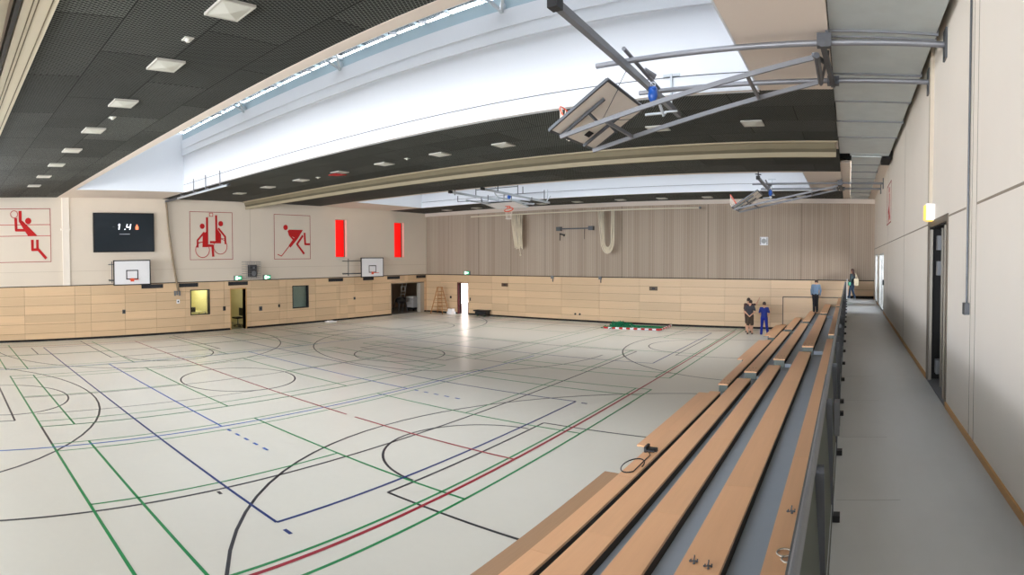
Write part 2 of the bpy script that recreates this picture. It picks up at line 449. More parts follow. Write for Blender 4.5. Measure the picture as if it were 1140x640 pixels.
# ceilings and skylight wells ---------------------------------------
w = MB()
bands = [(YB, -9.6), (-4.4, .0), (1.42, 5.46), (10.84, 15.45), (16.6, 20.8), (26.5, YE)]
for y0, y1 in bands: w.box(XL, XD, y0, y1, ZC, ZC+.2)
struct(w.build('ceiling', MESHC))
w = MB()     # beige soffits at both ends of each opening and their plaster rims
for y0, y1 in WELLS:
    w.box(XL, -24.171, y0-.26, y1+.06, ZC, ZC+.2); w.box(-1.699, XD, y0-.26, y1+.06, ZC, ZC+.2)
    w.box(-24.15, -1.72, y0-.27, y0-.01, ZC-.004, ZC+.2); w.box(-24.15, -1.72, y1+.01, y1+.06, ZC-.004, ZC+.2)
w.box(XD, .02, 19.3, YE, ZC+.06, ZC+.2); w.box(1.01, XR, 19.3, YE, ZC+.06, ZC+.2); w.box(XL, XD, .0, 1.42, ZC, ZC+.2); w.box(XL, XD, 15.45, 16.6, ZC, ZC+.2)
struct(w.build('ceiling_soffit', SOFFIT))
w = MB(); w.box(XD, XR+.3, YB, 19.3, 7.7, 7.9); w.box(XD-.1, XD, YB, 19.3, ZC+.1, 7.8); w.box(XD-.1, XR+.3, 19.3, 19.4, ZC+.15, 7.9)
struct(w.build('ceiling_over_duct', MESHC))
for i, (y0, y1) in enumerate(WELLS):
    w = MB()
    for x0, x1 in ((-24.17, -24.14), (-1.73, -1.70)): w.box(x0, x1, y0, y1, ZC-.003, 9.5)
    w.box(-24.14, -1.73, y0-.15, y0+.01, ZC-.003, 9.2); w.box(-24.14, -1.73, y1-.01, y1+.15, ZC-.003, 9.2)
    w.box(-24.15, -1.72, y1-.09, y1, 8.5, 9.17); w.box(-24.15, -1.72, y1-.115, y1-.09, 8.78, 9.17)
    w.box(-24.15, -1.72, y0, y0+.09, 8.5, 9.17)
    struct(w.build('ceiling_well_%d' % (i+1), WELL))
    sk = MB()    # curb, glazing bars, trusses
    sk.box(-24.14, -1.73, y1-.03, y1+.15, 9.17, 9.50); sk.box(-24.14, -1.73, y0-.15, y0+.03, 9.17, 9.50)
    n = int((24.15-1.72)/1.02)
    for k in range(n+1):
        x = -24.15+1.02*k; sk.box(x-.018, x+.018, y0, y1, 9.50, 9.56)
    struct(sk.build('window_frame_skylight_%d' % (i+1), CURB))
    for k, x in enumerate((-18.4, -12.87, -7.3, -1.9)):
        t = MB(); yy = y1-.1
        t.bar((x, y0, 9.47), (x, y1, 9.47), .06, .10)
        t.bar((x-.36, yy-.5, 9.52), (x, yy-.02, 9.14), .06, .06); t.bar((x+.36, yy-.5, 9.52), (x, yy-.02, 9.14), .06, .06); t.bar((x, yy-.02, 9.1), (x, y1-.02, 9.3), .09, .2)
        struct(t.build('trim_skylight_truss', STEEL_L))
    t = MB()
    for x in (-20.2, -16.2, -14.3, -10.6, -9.6, -5.2): t.bar((x, y1-.06, 9.50), (x+.12, y1-.5, 9.36), .04, .05)
    struct(t.build('trim_skylight_hook', STEEL_D))
    gl = MB(); gl.box(-24.15, -1.72, y0, y1, 9.57, 9.58); struct(gl.build('window_%d' % (i+1), GLASS))
    w = MB(); w.tube([(-24.1, y1-.03, ZC+.33), (-1.75, y1-.03, ZC+.33)], .009, 6); struct(w.build('trim_well_cable', STEEL_D))

# windows/doors in pictogram wall ---------------------------------------
def rectframe(mb, x0, x1, u0, u1, v0, v1, t):
    for a in ((u0, u1, v0, v0+t), (u0, u1, v1-t, v1), (u0, u0+t, v0+t, v1-t), (u1-t, u1, v0+t, v1-t)): mb.box(x0, x1, *a)
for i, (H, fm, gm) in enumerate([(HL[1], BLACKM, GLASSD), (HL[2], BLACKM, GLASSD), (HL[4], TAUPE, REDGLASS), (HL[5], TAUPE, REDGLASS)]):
    red = i > 1
    o = MB(); rectframe(o, XL-(.34 if red else .2), XL-(.24 if red else -.01), *H, .045 if not red else .02)
    wf = struct(o.build('window_%d' % (i+4), fm))
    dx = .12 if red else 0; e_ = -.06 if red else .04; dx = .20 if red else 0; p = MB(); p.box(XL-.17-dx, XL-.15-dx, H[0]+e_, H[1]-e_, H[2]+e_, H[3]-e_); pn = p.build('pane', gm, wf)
    if red:
        q = MB(); q.box(XL-.348, XL-.338, (H[0]+H[1])/2+.22, (H[0]+H[1])/2+.24, H[2]+.05, H[3]-.05); q.build('glazing_bar', plain('dark_red_bar', (190, 10, 12), .5), wf)
bl = MB(); bl.box(XL-.34, XL-.30, 18.5, 20.05, .7, 2.4); struct(bl.build('blind_light_block', PLASTER)); bl = MB()  # unseen backing added to keep outside light off the blind
for k in range(26): bl.box(XL-.26, XL-.235, 18.72, 19.83, .94+.049*k, .983+.049*k)
tag(bl.build('window_blind', BLINDG), 'grey slatted blind closed behind the grey window of the panelled wall', 'blind')

# office behind yellow window and door
w = MB()
w.box(XL-3.5, XL-.35, 11.9, 12.0, 0, 3); w.box(XL-3.5, XL-.35, 13.9, 14.0, 0, 3); w.box(XL-3.5, XL-.35, 16.6, 16.7, 0, 3); w.box(XL-3.6, XL-3.5, 11.9, 16.7, 0, 3); w.box(XL-3.6, XL-.35, 11.9, 16.7, 2.6, 2.7)
struct(w.build('wall_office', ROOMY))
w = MB(); w.box(XL-3.5, XL-.3, 11.9, 16.7, -.02, .002); struct(w.build('floor_office', plain('office_floor', (150, 146, 128), .4)))
w = MB(); w.box(XL-.35, XL+.01, 14.66, 14.70, 0, 2.2); w.box(XL-.35, XL+.01, 15.62, 15.68, 0, 2.2); w.box(XL-.35, XL+.01, 14.66, 15.68, 2.17, 2.22)
d1 = struct(w.build('door_1', DOORWOOD))
w = MB(); w.box(XL-1.15, XL-.3, 14.74, 14.79, .01, 2.14); lf = w.build('door_leaf', plain('grey_blue_door', (100, 106, 116), .5), d1)
w = MB(); w.bar((XL-1.0, 14.79, 1.05), (XL-1.0, 14.86, 1.05), .02, .02); w.bar((XL-1.0, 14.85, 1.05), (XL-.88, 14.85, 1.05), .02, .02); w.build('handle', STEEL, lf)
# things seen in the office: desk chair, notice board, table with boxes
ch = thing('office_chair', 'dark office chair standing inside the open door in the pictogram wall', 'chair', (XL-1.3, 15.85, 0))
w = MB(); w.box(XL-1.55, XL-1.07, 15.6, 16.08, .44, .52); w.build('seat', BLACKM, ch, bevel=.02)
w = MB(); w.box(XL-1.54, XL-1.08, 16.05, 16.10, .58, 1.02); w.build('backrest', BLACKM, ch, bevel=.02)
w = MB(); w.tube([(XL-1.3, 15.84, .08), (XL-1.3, 15.84, .45)], .03); w.build('column', STEEL_D, ch)
w = MB()
for k in range(5):
    a = 2*PI*k/5; w.bar((XL-1.3, 15.84, .09), (XL-1.3+.28*math.cos(a), 15.84+.28*math.sin(a), .05), .04, .03); w.sphere((XL-1.3+.28*math.cos(a), 15.84+.28*math.sin(a), .03), .028)
w.build('base', BLACKM, ch)
w = MB(); w.box(XL-3.495, XL-3.46, 13.1, 13.8, 1.2, 2.1)
nb = tag(w.build('notice_board', plain('cork_dark', (120, 104, 60), .8)), 'dark notice board on the office wall behind the yellow window', 'notice board')
tb = thing('office_table', 'pale table with papers behind the yellow window', 'table', (XL-1.2, 12.9, 0))
w = MB(); w.box(XL-1.6, XL-.7, 12.2, 13.6, .94, .98); w.build('table_top', plain('pale_table', (214, 206, 180), .5), tb)
for sx, sy in ((-1.55, 12.25), (-.75, 12.25), (-1.55, 13.55), (-.75, 13.55)):
    w = MB(); w.box(XL+sx-.02, XL+sx+.02, sy-.02, sy+.02, .002, .94); w.build('leg', STEEL, tb)
w = MB(); w.box(XL-1.2, XL-.95, 12.75, 13.05, .982, 1.22); tag(w.build('desk_monitor', BLACKM, bevel=.01), 'small dark box on the table behind the yellow window', 'box')

# equipment bay behind the garage opening
w = MB()
w.box(XL-4, XL-.35, 26.2, 26.3, 0, 3); w.box(XL-4, XL-.35, 33.3, 33.4, 0, 3); w.box(XL-.4, XL-.3, YE+.28, 33.4, -.1, 3); w.box(XL-4.1, XL-4, 26.2, 33.4, 0, 3); w.box(XL-4.1, XL-.35, 26.2, 33.4, 2.6, 2.7)
struct(w.build('wall_storeroom', plain('storeroom_wall', (176, 156, 134), .8)))
w = MB(); w.box(XL-4, XL-.3, 26.2, 33.4, -.02, .002); struct(w.build('floor_storeroom', plain('storeroom_floor', (120, 116, 106), .5)))
w = MB(); w.box(XL-.35, XL+.005, 26.56, 26.62, 0, 2.1); w.box(XL-.35, XL+.005, 26.56, 29.8, 2.05, 2.1)
d2 = struct(w.build('door_2', TAUPE))
w = MB(); w.box(XL-.30, XL+.01, 29.40, 29.78, .01, 2.04); w.build('door_leaf', plain('grey_white_door_edge', (178, 172, 160), .6), d2)
# vaulting box stack, trolley and hand frames in the store
def store_trolley(x, y, label):
    t = thing('equipment_trolley', label, 'trolley', (x, y, 0))
    w = MB()
    for k in range(4): w.box(x-.35, x+.35, y-.5, y+.5, .25+.2*k, .43+.2*k)
    w.build('box_section', WHITE, t, bevel=.01)
    w = MB(); w.box(x-.33, x+.33, y-.48, y+.48, .12, .24); w.build('base', BLACKM, t)
    w = MB()
    for sx in (-.28, .28):
        for sy in (-.4, .4): w.sphere((x+sx, y+sy, .06), .058)
    w.build('wheel', BLACKM, t); return t
store_trolley(XL-1.3, 30.2, 'white box trolley standing inside the dark store opening')
t = thing('vaulting_horse', 'black padded vaulting horse in the store, in front of the white trolley', 'vaulting horse', (XL-.95, 28.45, 0))
w = MB(); w.sphere((XL-.95, 28.45, .85), .3, (.8, 1.6, .8), 18, 12); w.build('body', BLACKM, t, smooth=True)
for sy in (-.33, .33):
    for sx in (-.15, .15):
        w = MB(); w.tube([(XL-1+sx, 28.45+sy, .8), (XL-1+sx*1.8, 28.45+sy*1.4, .003)], .025); w.build('leg', STEEL_D, t)
t = thing('rolling_frame', 'tall white frame with squares leaning in the store above the vaulting horse', 'frame', (XL-2.0, 29.6, 0))
w = MB()
w.bar((XL-2, 29.3, .003), (XL-2, 29.7, 1.95), .03, .03); w.bar((XL-2, 29.7, .003), (XL-2, 30.1, 1.95), .03, .03)
w.build('upright', STEEL_L, t)
w = MB(); rectframe(w, XL-1.99, XL-1.96, 29.5, 29.95, 1.35, 1.75, .07); rectframe(w, XL-1.99, XL-1.96, 29.45, 29.9, .85, 1.2, .05); w.build('panel', WHITE, t)

# end wall door: open to daylight, dark red leaf
w = MB(); w.box(-24.26, -24.2, YE-.005, YE+.35, 0, 2.1); w.box(-23.36, -23.30, YE-.005, YE+.35, 0, 2.1); w.box(-24.26, -23.30, YE-.005, YE+.35, 2.06, 2.11)
d3 = struct(w.build('door_3', plain('dark_door_frame', (110, 70, 50), .5)))
w = MB(); w.box(-25.08, -24.22, YE+.37, YE+.42, .01, 2.04); w.box(-24.2, -24.10, YE-.03, YE+.03, .01, 2.05); lf = w.build('door_leaf', plain('dark_red_door', (84, 10, 18), .7), d3)
w = MB(); w.box(-30, -18, YE+.35, YE+16, -.12, -.02); w.box(XR+.35, XR+14, 15, YE+10, .8, ZWALK-.05)
struct(w.build('ground_outside', PAVE))
w = MB(); w.box(-36, -14, YE+9, YE+9.3, -.1, 7); struct(w.build('added_glare_screen', plain('glare_screen_paint', (236, 214, 200), .85, 0, .05, 1)))  # unseen screen added to cut the glare through the end door

# right wall door with dark recess
w = MB()
rectframe(w, XR-.015, XR+.10, 7.66, 9.62, ZWALK-.10, 4.31, .10)
d4 = struct(w.build('door_4', TAUPE))
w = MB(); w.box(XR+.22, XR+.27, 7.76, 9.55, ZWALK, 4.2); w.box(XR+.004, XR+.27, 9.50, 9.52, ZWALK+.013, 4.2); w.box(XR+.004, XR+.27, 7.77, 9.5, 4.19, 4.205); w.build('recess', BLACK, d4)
w = MB(); w.box(XR+.002, XR+.05, 9.42, 9.49, ZWALK+.014, 4.18); w.box(XR+.10, XR+.13, 8.85, 8.88, ZWALK+.014, 4.18); w.box(XR+.02, XR+.06, 8.10, 8.16, ZWALK+.014, 4.18); w.build('mullion', plain('grey_alu', (150, 144, 134), .4, .5), d4)
for z in (3.95, 3.55, 2.0):
    w = MB(); w.box(XR+.05, XR+.12, 8.90, 9.05, z-.11, z+.11); w.box(XR+.12, XR+.15, 8.92, 9.0, z-.05, z+.05); w.build('lock_case', GREYBOX, d4, bevel=.006)
w = MB(); w.box(XR-.01, XR+.22, 7.76, 9.5, ZWALK, ZWALK+.012); w.build('sill', GREYBOX, d4)
# glazed doors at the far end of the walkway
for i, H in enumerate(HR[1:]):
    o = MB(); rectframe(o, XR+.02, XR+.2, H[0], H[1], H[2], H[3], .07); o.box(XR+.05, XR+.15, (H[0]+H[1])/2-.04, (H[0]+H[1])/2+.04, H[2], H[3])
    wf = struct(o.build('window_%d' % (i+8), plain('pale_alu_%d' % i, (210, 212, 210), .4, .3)))
    p = MB(); p.box(XR+.09, XR+.10, H[0]+.06, H[1]-.06, H[2]+.06, H[3]-.06); p.build('pane', GLASS, wf)
for i, H in enumerate(HB_ADDED):  # glazing of the added back wall openings, out of view
    o = MB()
    for a in ((H[0], H[1], H[2], H[2]+.06), (H[0], H[1], H[3]-.06, H[3]), (H[0], H[0]+.06, H[2], H[3]), (H[1]-.06, H[1], H[2], H[3]), ((H[0]+H[1])/2-.03, (H[0]+H[1])/2+.03, H[2], H[3]), (H[0], H[1], 3.6, 3.66)): o.box(a[0], a[1], YB-.2, YB-.1, a[2], a[3])
    wf = struct(o.build('window_%d' % (i+10), STEEL_L)); p = MB(); p.box(H[0]+.05, H[1]-.05, YB-.16, YB-.15, H[2]+.05, H[3]-.05); p.build('pane', GLASS, wf)
for i, H in enumerate(HT_ADDED):  # glazing of the added pictogram wall openings, out of view
    o = MB(); rectframe(o, XL-.2, XL-.1, *H, .06); wf = struct(o.build('window_%d' % (i+19), STEEL_L)); p = MB(); p.box(XL-.16, XL-.15, H[0]+.05, H[1]-.05, H[2]+.05, H[3]-.05); p.build('pane', GLASS, wf)
for i, H in enumerate(HS_ADDED):  # glazing of the added walkway wall openings, out of view
    o = MB(); rectframe(o, XR+.1, XR+.2, *H, .06); wf = struct(o.build('window_%d' % (i+16), STEEL_L)); p = MB(); p.box(XR+.14, XR+.15, H[0]+.05, H[1]-.05, H[2]+.05, H[3]-.05); p.build('pane', GLASS, wf)
w = MB(); w.box(XR-.06, XR, 21.55, 21.65, 2.75, 2.95); tag(w.build('push_button_switch', BLACKM, bevel=.008), 'small black switch on the wall beside the first glazed walkway door', 'switch')

# ------------------------------------------------------------------ divider curtains under the ceiling
plain('batten_tan', (158, 146, 120), .7)
def curtain(y0, y1, label, flip):
    t = thing('divider_curtain_rail', label, 'divider curtain', (-13.5, (y0+y1)/2, ZC), 'raised divider curtains')
    # light top trim board
    w = MB(); ya, yb = (y1-.42, y1) if flip else (y0, y0+.10)
    w.box(XL+.02, XD-.02, ya, yb, ZC-(.07 if flip else .04), ZC); w.build('trim_board', CREAM if flip else MATS['batten_tan'], t)
    if flip:
        for yy in (1.13, 1.19, 1.36):
            w = MB(); w.box(XL+.02, XD-.02, yy, yy+.012, ZC-.085, ZC-.07); w.build('trim_ridge', TAN, t)
    # folded fabric: wavy tan body
    n = 90; top = []; 
    w = MB(); x0, x1 = XL+.05, XD-.05
    prof = [(.10, -.03), (.14, -.18), (.20, -.27), (.24, -.33), (.52, -.36), (.62, -.30), (.66, -.03)]
    if flip: prof = [(-.02, -.03), (.0, -.28), (.12, -.38), (.45, -.40), (.60, -.33), (.78, -.28), (.84, -.03)]
    prev = None
    for i in range(n+1):
        x = x0+(x1-x0)*i/n; a = .008*math.sin(i*1.9)+.010*math.sin(i*.7)
        ring = [w.bm.verts.new((x, y0+py+(a if 0 < k < len(prof)-1 else 0), ZC+pz+(a*.8 if 0 < k < len(prof)-1 else 0))) for k, (py, pz) in enumerate(prof)]
        if prev:
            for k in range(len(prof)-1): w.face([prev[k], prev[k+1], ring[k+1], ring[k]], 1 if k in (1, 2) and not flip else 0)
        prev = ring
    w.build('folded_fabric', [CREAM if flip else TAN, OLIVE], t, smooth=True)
    w = MB(); 
    if flip: w.box(x0, x1, y0+.90, y0+.96, ZC-.12, ZC);  # black bar put in as the dark gap beside the near trim
    else: w.box(x0, x1, y0+.17, y0+.21, ZC-.40, ZC-.27)
    w.build('batten_and_dark_gap', BLACKM if flip else MATS['batten_tan'], t)
curtain(15.47, 16.55, 'long raised divider curtain running across the ceiling beyond the first skylight', False)
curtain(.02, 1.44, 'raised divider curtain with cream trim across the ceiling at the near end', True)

# ------------------------------------------------------------------ ceiling lights
def ceiling_light(x, y, label, grp):
    t = thing('ceiling_light', label, 'ceiling light', (x, y, ZC), grp)
    w = MB(); rectframe_h(w, x-.245, x+.245, y-.245, y+.245, ZC-.035, ZC, .025); w.build('frame', GREYW, t)
    w = MB()
    c = [(x-.225, y-.225, ZC-.03), (x+.225, y-.225, ZC-.03), (x+.225, y+.225, ZC-.03), (x-.225, y+.225, ZC-.03)]
    ap = (x, y, ZC-.065)
    for i in range(4): w.face([c[i], c[(i+1) % 4], ap])
    w.face([(p[0], p[1], ZC-.012) for p in c])
    w.build('diffuser', LAMPW, t); return t
def rectframe_h(mb, x0, x1, y0, y1, z0, z1, t):
    for a in ((x0, x1, y0, y0+t), (x0, x1, y1-t, y1), (x0, x0+t, y0+t, y1-t), (x1-t, x1, y0+t, y1-t)): mb.box(*a, z0, z1)
num = ['first from the pictogram wall', 'second from the pictogram wall', 'third from the pictogram wall', 'fourth from the pictogram wall', 'fifth from the pictogram wall', 'sixth from the pictogram wall', 'seventh from the pictogram wall', 'eighth from the pictogram wall', 'ninth from the pictogram wall', 'tenth from the pictogram wall', 'eleventh from the pictogram wall']
proto = None
def place_light(x, y, lab, grp):
    global proto
    if proto is None: proto = ceiling_light(x, y, lab, grp)
    else:
        d = Vector((x, y, ZC))-proto.location; dup(proto, d, lab, grp)
r1 = [-22.95, -20.54, -18.13, -15.79, -13.35, -10.97, -8.66, -6.45]
for k, x in enumerate(r1): place_light(x, 3.55+.02*(7-k)*1.2, 'square ceiling light of the near mesh strip, %s' % num[k], 'ceiling lights of the near strip')
r2 = [-23.55, -21.06, -18.61, -16.20, -13.86, -11.42, -9.10, -6.8, -4.6, -2.27]
for k, x in enumerate(r2): place_light(x, 13.35, 'square ceiling light before the long curtain, %s' % num[k], 'ceiling lights of the middle strip')
r3 = [-24.0, -21.6, -19.2, -16.9, -14.6, -12.0, -9.65, -7.2, -4.8, -2.4]
for k, x in enumerate(r3): place_light(x, 28.7, 'square ceiling light of the last strip by the slatted wall, %s' % num[k], 'ceiling lights of the far strip')
def detector(x, y, label):
    t = thing('smoke_detector', label, 'smoke detector', (x, y, ZC), 'smoke detectors')
    w = MB(); w.box(x-.07, x+.07, y-.07, y+.07, ZC-.015, ZC); w.build('base_plate', LAMPW, t)
    w = MB(); w.tube([(x, y, ZC-.015), (x, y, ZC-.05)], .045, 16, r2=.03); w.build('body', LAMPW, t)
detector(-7.56, 3.47, 'small white smoke detector between the last two lights of the near strip')
detector(-12.12, 3.72, 'small white smoke detector between the fifth and sixth lights of the near strip')
detector(-17.7, 13.5, 'small round smoke detector before the red-covered light in the middle strip')
detector(-12.67, 13.2, 'small white smoke detector two lights past the red cover in the middle strip')
w = MB(); w.prism([(-16.55, 13.1, ZC-.09), (-16.05, 13.05, ZC-.09), (-16.1, 13.6, ZC-.09), (-16.5, 13.45, ZC-.09)], (0, 0, -.015))
w.tube([(-16.3, 13.3, ZC-.09), (-16.3, 13.3, ZC-.05)], .01, 6)
tag(w.build('ceiling_light_cover', RED), 'bright red cover under a ceiling light in the middle strip', 'light cover')

# ------------------------------------------------------------------ ventilation ducts
def duct(name, label, xa, xb, y0, y1, joints, z0=6.9, z1=7.55):
    t = thing(name, label, 'air duct', ((xa+xb)/2, (y0+y1)/2, z0))
    js = [y0]+[j for j in joints if y0 < j < y1]+[y1]
    for i, (a, b_) in enumerate(zip(js, js[1:])):
        w = MB(); k = .012*(i % 2); w.box(xa+k, xb-k, a, b_, z0+k, z1); w.build('duct_section', GALV, t)
    for j in js[1:-1]:
        w = MB(); w.box(xa-.004, xb+.02, j-.014, j+.014, z0-.02, z1+.02)
        w.build('flange', GREYBOX, t)
    return t
duct('air_duct', 'wide galvanised air duct above the near half of the walkway', -.325, 1.22, -6, 17.6, [-4, -2.3, -.6, 1.1, 2.8, 4.6, 6.3, 8.22, 8.42, 10.1, 11.8, 13.5, 15.2])
duct('air_duct', 'narrow galvanised air duct continuing to the end wall above the walkway', .05, .98, 17.9, YE-.02, [19.3, 20.9, 22.5, 24.1, 25.7, 27.3, 28.8], 6.86, 7.4)
w = MB(); w.box(.0, 1.2, 17.602, 17.898, 6.9, 7.5); tag(w.build('air_duct_collar', GALV), 'short reducing collar where the wide duct meets the narrow duct', 'duct collar')
w = MB(); w.box(1.02, 1.3, 17.95, 19.2, 6.84, 7.1); tag(w.build('ceiling_dark_gap_block', BLACK), 'black block put in as the dark gap between narrow duct and walkway wall', 'box')  # black block stands in for the shade of the ceiling gap

# ------------------------------------------------------------------ swing-up basketball hoists by the walkway wall
def hoist(o, lab, labb):
    t = thing('basketball_hoist', lab, 'basketball hoist', (-2, 9+o, 6.7), 'swing-up basketball hoists on the walkway wall')
    Y = lambda p: (p[0], p[1]+o, p[2])
    def B(name, m, fn, parent=t, **k):
        w = MB(); fn(w); return w.build(name, m, parent, **k)
    B('suspension_beam', STEEL, lambda w: w.bar(Y((-3.28, 5.95, 6.6)), Y((-3.45, 11.35, 6.6)), .085, .10), bevel=.008)
    B('beam_end_cap', BLACKM, lambda w: w.bar(Y((-3.28, 5.80, 6.6)), Y((-3.28, 5.95, 6.6)), .13, .13))
    B('hanger', BLACKM, lambda w: (w.bar(Y((-3.28, 5.92, 6.65)), Y((-3.28, 5.86, 7.6)), .035, .035), w.bar(Y((-3.36, 5.80, 6.72)), Y((-3.2, 6.0, 6.72)), .05, .03)))
    B('hanger', STEEL_L, lambda w: (w.bar(Y((-3.43, 10.74, 6.55)), Y((-3.43, 10.74, 7.25)), .035, .035), w.bar(Y((-3.6, 10.75, 7.22)), Y((-3.26, 10.75, 7.22)), .03, .05), w.bar(Y((-3.56, 10.74, 6.52)), Y((-3.3, 10.74, 6.52)), .04, .03)))
    B('support_tube', STEEL, lambda w: w.tube([Y((-3.9, 8.33, 6.70)), Y((XR, 8.08, 6.71))], .043, 14), smooth=False)
    B('support_tube', STEEL, lambda w: w.tube([Y((-3.8, 9.98, 6.70)), Y((XR, 9.80, 6.71))], .043, 14))
    B('wall_plate', STEEL_D, lambda w: (w.box(XR-.03, XR-.001, 7.97+o, 8.19+o, 6.5, 6.92), w.box(XR-.03, XR-.001, 9.69+o, 9.91+o, 6.5, 6.92)))
    B('pivot_crossbar', STEEL_D, lambda w: (w.bar(Y((-.40, 8.05, 6.66)), Y((-.30, 9.95, 6.66)), .07, .09), w.bar(Y((-.48, 8.12, 6.72)), Y((-.28, 8.12, 6.72)), .12, .18), w.bar(Y((-.40, 9.86, 6.70)), Y((-.2, 9.86, 6.70)), .12, .14), w.tube([Y((-.5, 8.4, 6.62)), Y((-.5, 9.7, 6.62))], .045, 10), w.bar(Y((-.34, 8.1, 6.62)), Y((-.34, 8.1, 6.95)), .05, .05)))
    B('short_rail', STEEL, lambda w: (w.tube([Y((-3.32, 8.05, 6.80)), Y((-3.42, 10.0, 6.74))], .032, 12), w.tube([Y((-3.42, 9.2, 6.84)), Y((-3.28, 9.35, 6.76))], .05, 10)))
    A, D, Bc, C = Vector(Y((-4.72, 8.28, 5.76))), Vector(Y((-4.78, 10.08, 5.76))), Vector(Y((-3.68, 8.28, 6.44))), Vector(Y((-3.74, 10.08, 6.44)))
    nrm = (Bc-A).cross(D-A).normalized()
    if nrm.z < 0: nrm = -nrm       # up/left = playing face
    B('arm', STEEL, lambda w: (w.bar(Y((-.55, 8.5, 6.62)), A+(D-A)*.18-nrm*.05, .042, .072)), bevel=.006)
    B('arm', STEEL, lambda w: (w.bar(Y((-.55, 9.68, 6.62)), D+(A-D)*.05-nrm*.05, .042, .072)), bevel=.006)
    def brace(w):
        for k in (.24, .80):
            p = Vector(Y((-.55, 8.5, 6.62))).lerp(A+(D-A)*.18-nrm*.05, k); q = Vector(Y((-.55, 9.68, 6.62))).lerp(D+(A-D)*.05-nrm*.05, k)
            w.bar(p, q, .04, .06)
    B('arm_brace', STEEL, brace)
    B('pivot_link', STEEL_D, lambda w: (w.bar(Y((-.55, 8.42, 6.64)), Y((-.36, 9.1, 6.72)), .05, .05), w.bar(Y((-.5, 9.72, 6.6)), Y((-.34, 8.5, 6.7)), .04, .05)))
    # backboard
    def bb(w): w.prism([A, D, C, Bc], nrm*.03)
    bo = B('backboard', BOARDBACK, bb)
    def fr(w):
        cs = [A, D, C, Bc]
        for i in range(4): w.bar(cs[i]+nrm*.015, cs[(i+1) % 4]+nrm*.015, .045, .045, nrm)
    B('edge_frame', STEEL_D, fr, bo)
    B('playing_face', WHITE, lambda w: w.prism([p+nrm*.031 for p in (A, D, C, Bc)], nrm*.004), bo)
    def ribs(w):
        for k in (.2, .72):
            p = A+(D-A)*k-nrm*.03; q = Bc+(C-Bc)*k-nrm*.03
            w.bar(p, p.lerp(q, .78), .04, .05, nrm)
            m_ = p.lerp(q, .5); w.bar(m_, m_+(D-A).normalized()*.22-nrm*.12, .035, .035)
    B('rear_rib', STEEL_D, ribs, bo)
    def slot(w):
        p = A+(D-A)*.55+(Bc-A)*.16-nrm*.006; e1 = (D-A).normalized(); e2 = (Bc-A).normalized()
        w.prism([p, p+e1*.2, p+e1*.2+e2*.12, p+e2*.12], -nrm*.01)
    B('rear_slot', BLACK, slot, bo)
    # rim and net on the playing face
    hp = A+(D-A)*.5+(Bc-A)*.12+nrm*.04; rc = hp+nrm*.38; e1 = (D-A).normalized(); e2 = (Bc-A).normalized()
    def rim(w):
        w.tube([rc+e1*.225*math.cos(a)+nrm*.225*math.sin(a) for a in [2*PI*k/24 for k in range(25)]], .012, 8, cap=False)
        w.bar(hp-e1*.06, rc-e1*.05-nrm*.2, .02, .05); w.bar(hp+e1*.06, rc+e1*.05-nrm*.2, .02, .05)
        w.prism([hp-e1*.1-e2*.06, hp+e1*.1-e2*.06, hp+e1*.1+e2*.1, hp-e1*.1+e2*.1], nrm*.012)
    B('rim', ORANGE, rim)
    def net(w):
        for k in range(12):
            a = 2*PI*k/12; p = rc+e1*.22*math.cos(a)+nrm*.22*math.sin(a)
            for s_ in (-1, 1):
                b2 = a+s_*.5; q = rc+Vector((0, 0, -.33))+e1*.12*math.cos(b2)+nrm*.12*math.sin(b2)+Vector((-.06, 0, 0)); w.tube([p, p.lerp(q, .5)+Vector((0, 0, -.03)), q], .007, 5)
    B('net', NETW, net)
    # winch
    B('winch', BLUEP, lambda w: (w.sphere(Y((-3.30, 9.30, 6.44)), .105, (.8, .8, 1.25)), w.box(-3.36, -3.24, 9.24+o, 9.36+o, 6.5, 6.57)), smooth=True)
    B('winch_hook', WHITE, lambda w: (w.torus(Y((-3.30, 9.30, 6.61)), .045, .012, 'y'), w.torus(Y((-3.30, 9.30, 6.28)), .035, .01, 'y')))
    B('hoist_cable', STEEL_D, lambda w: (w.tube([Y((-3.38, 8.4, 6.66)), (Bc+C)/2-nrm*.03+Vector((0, -.5, 0))], .006, 5), w.tube([(Bc+C)/2-nrm*.05+Vector((0, -.5, 0)), (A+C)/2-nrm*.06, D.lerp(C, .8)-nrm*.05], .006, 5)))
    B('hinge_bracket', STEEL_L, lambda w: (w.bar(Y((-3.75, 10.15, 6.34)), Y((-3.35, 10.2, 6.36)), .05, .04), w.bar(Y((-3.45, 10.1, 6.5)), Y((-3.4, 10.2, 6.3)), .04, .04)))
hoist(0, 'large folded grey basketball hoist over the near part of the walkway side', '')
hoist(14.65, 'distant folded basketball hoist under the second skylight by the walkway wall', '')

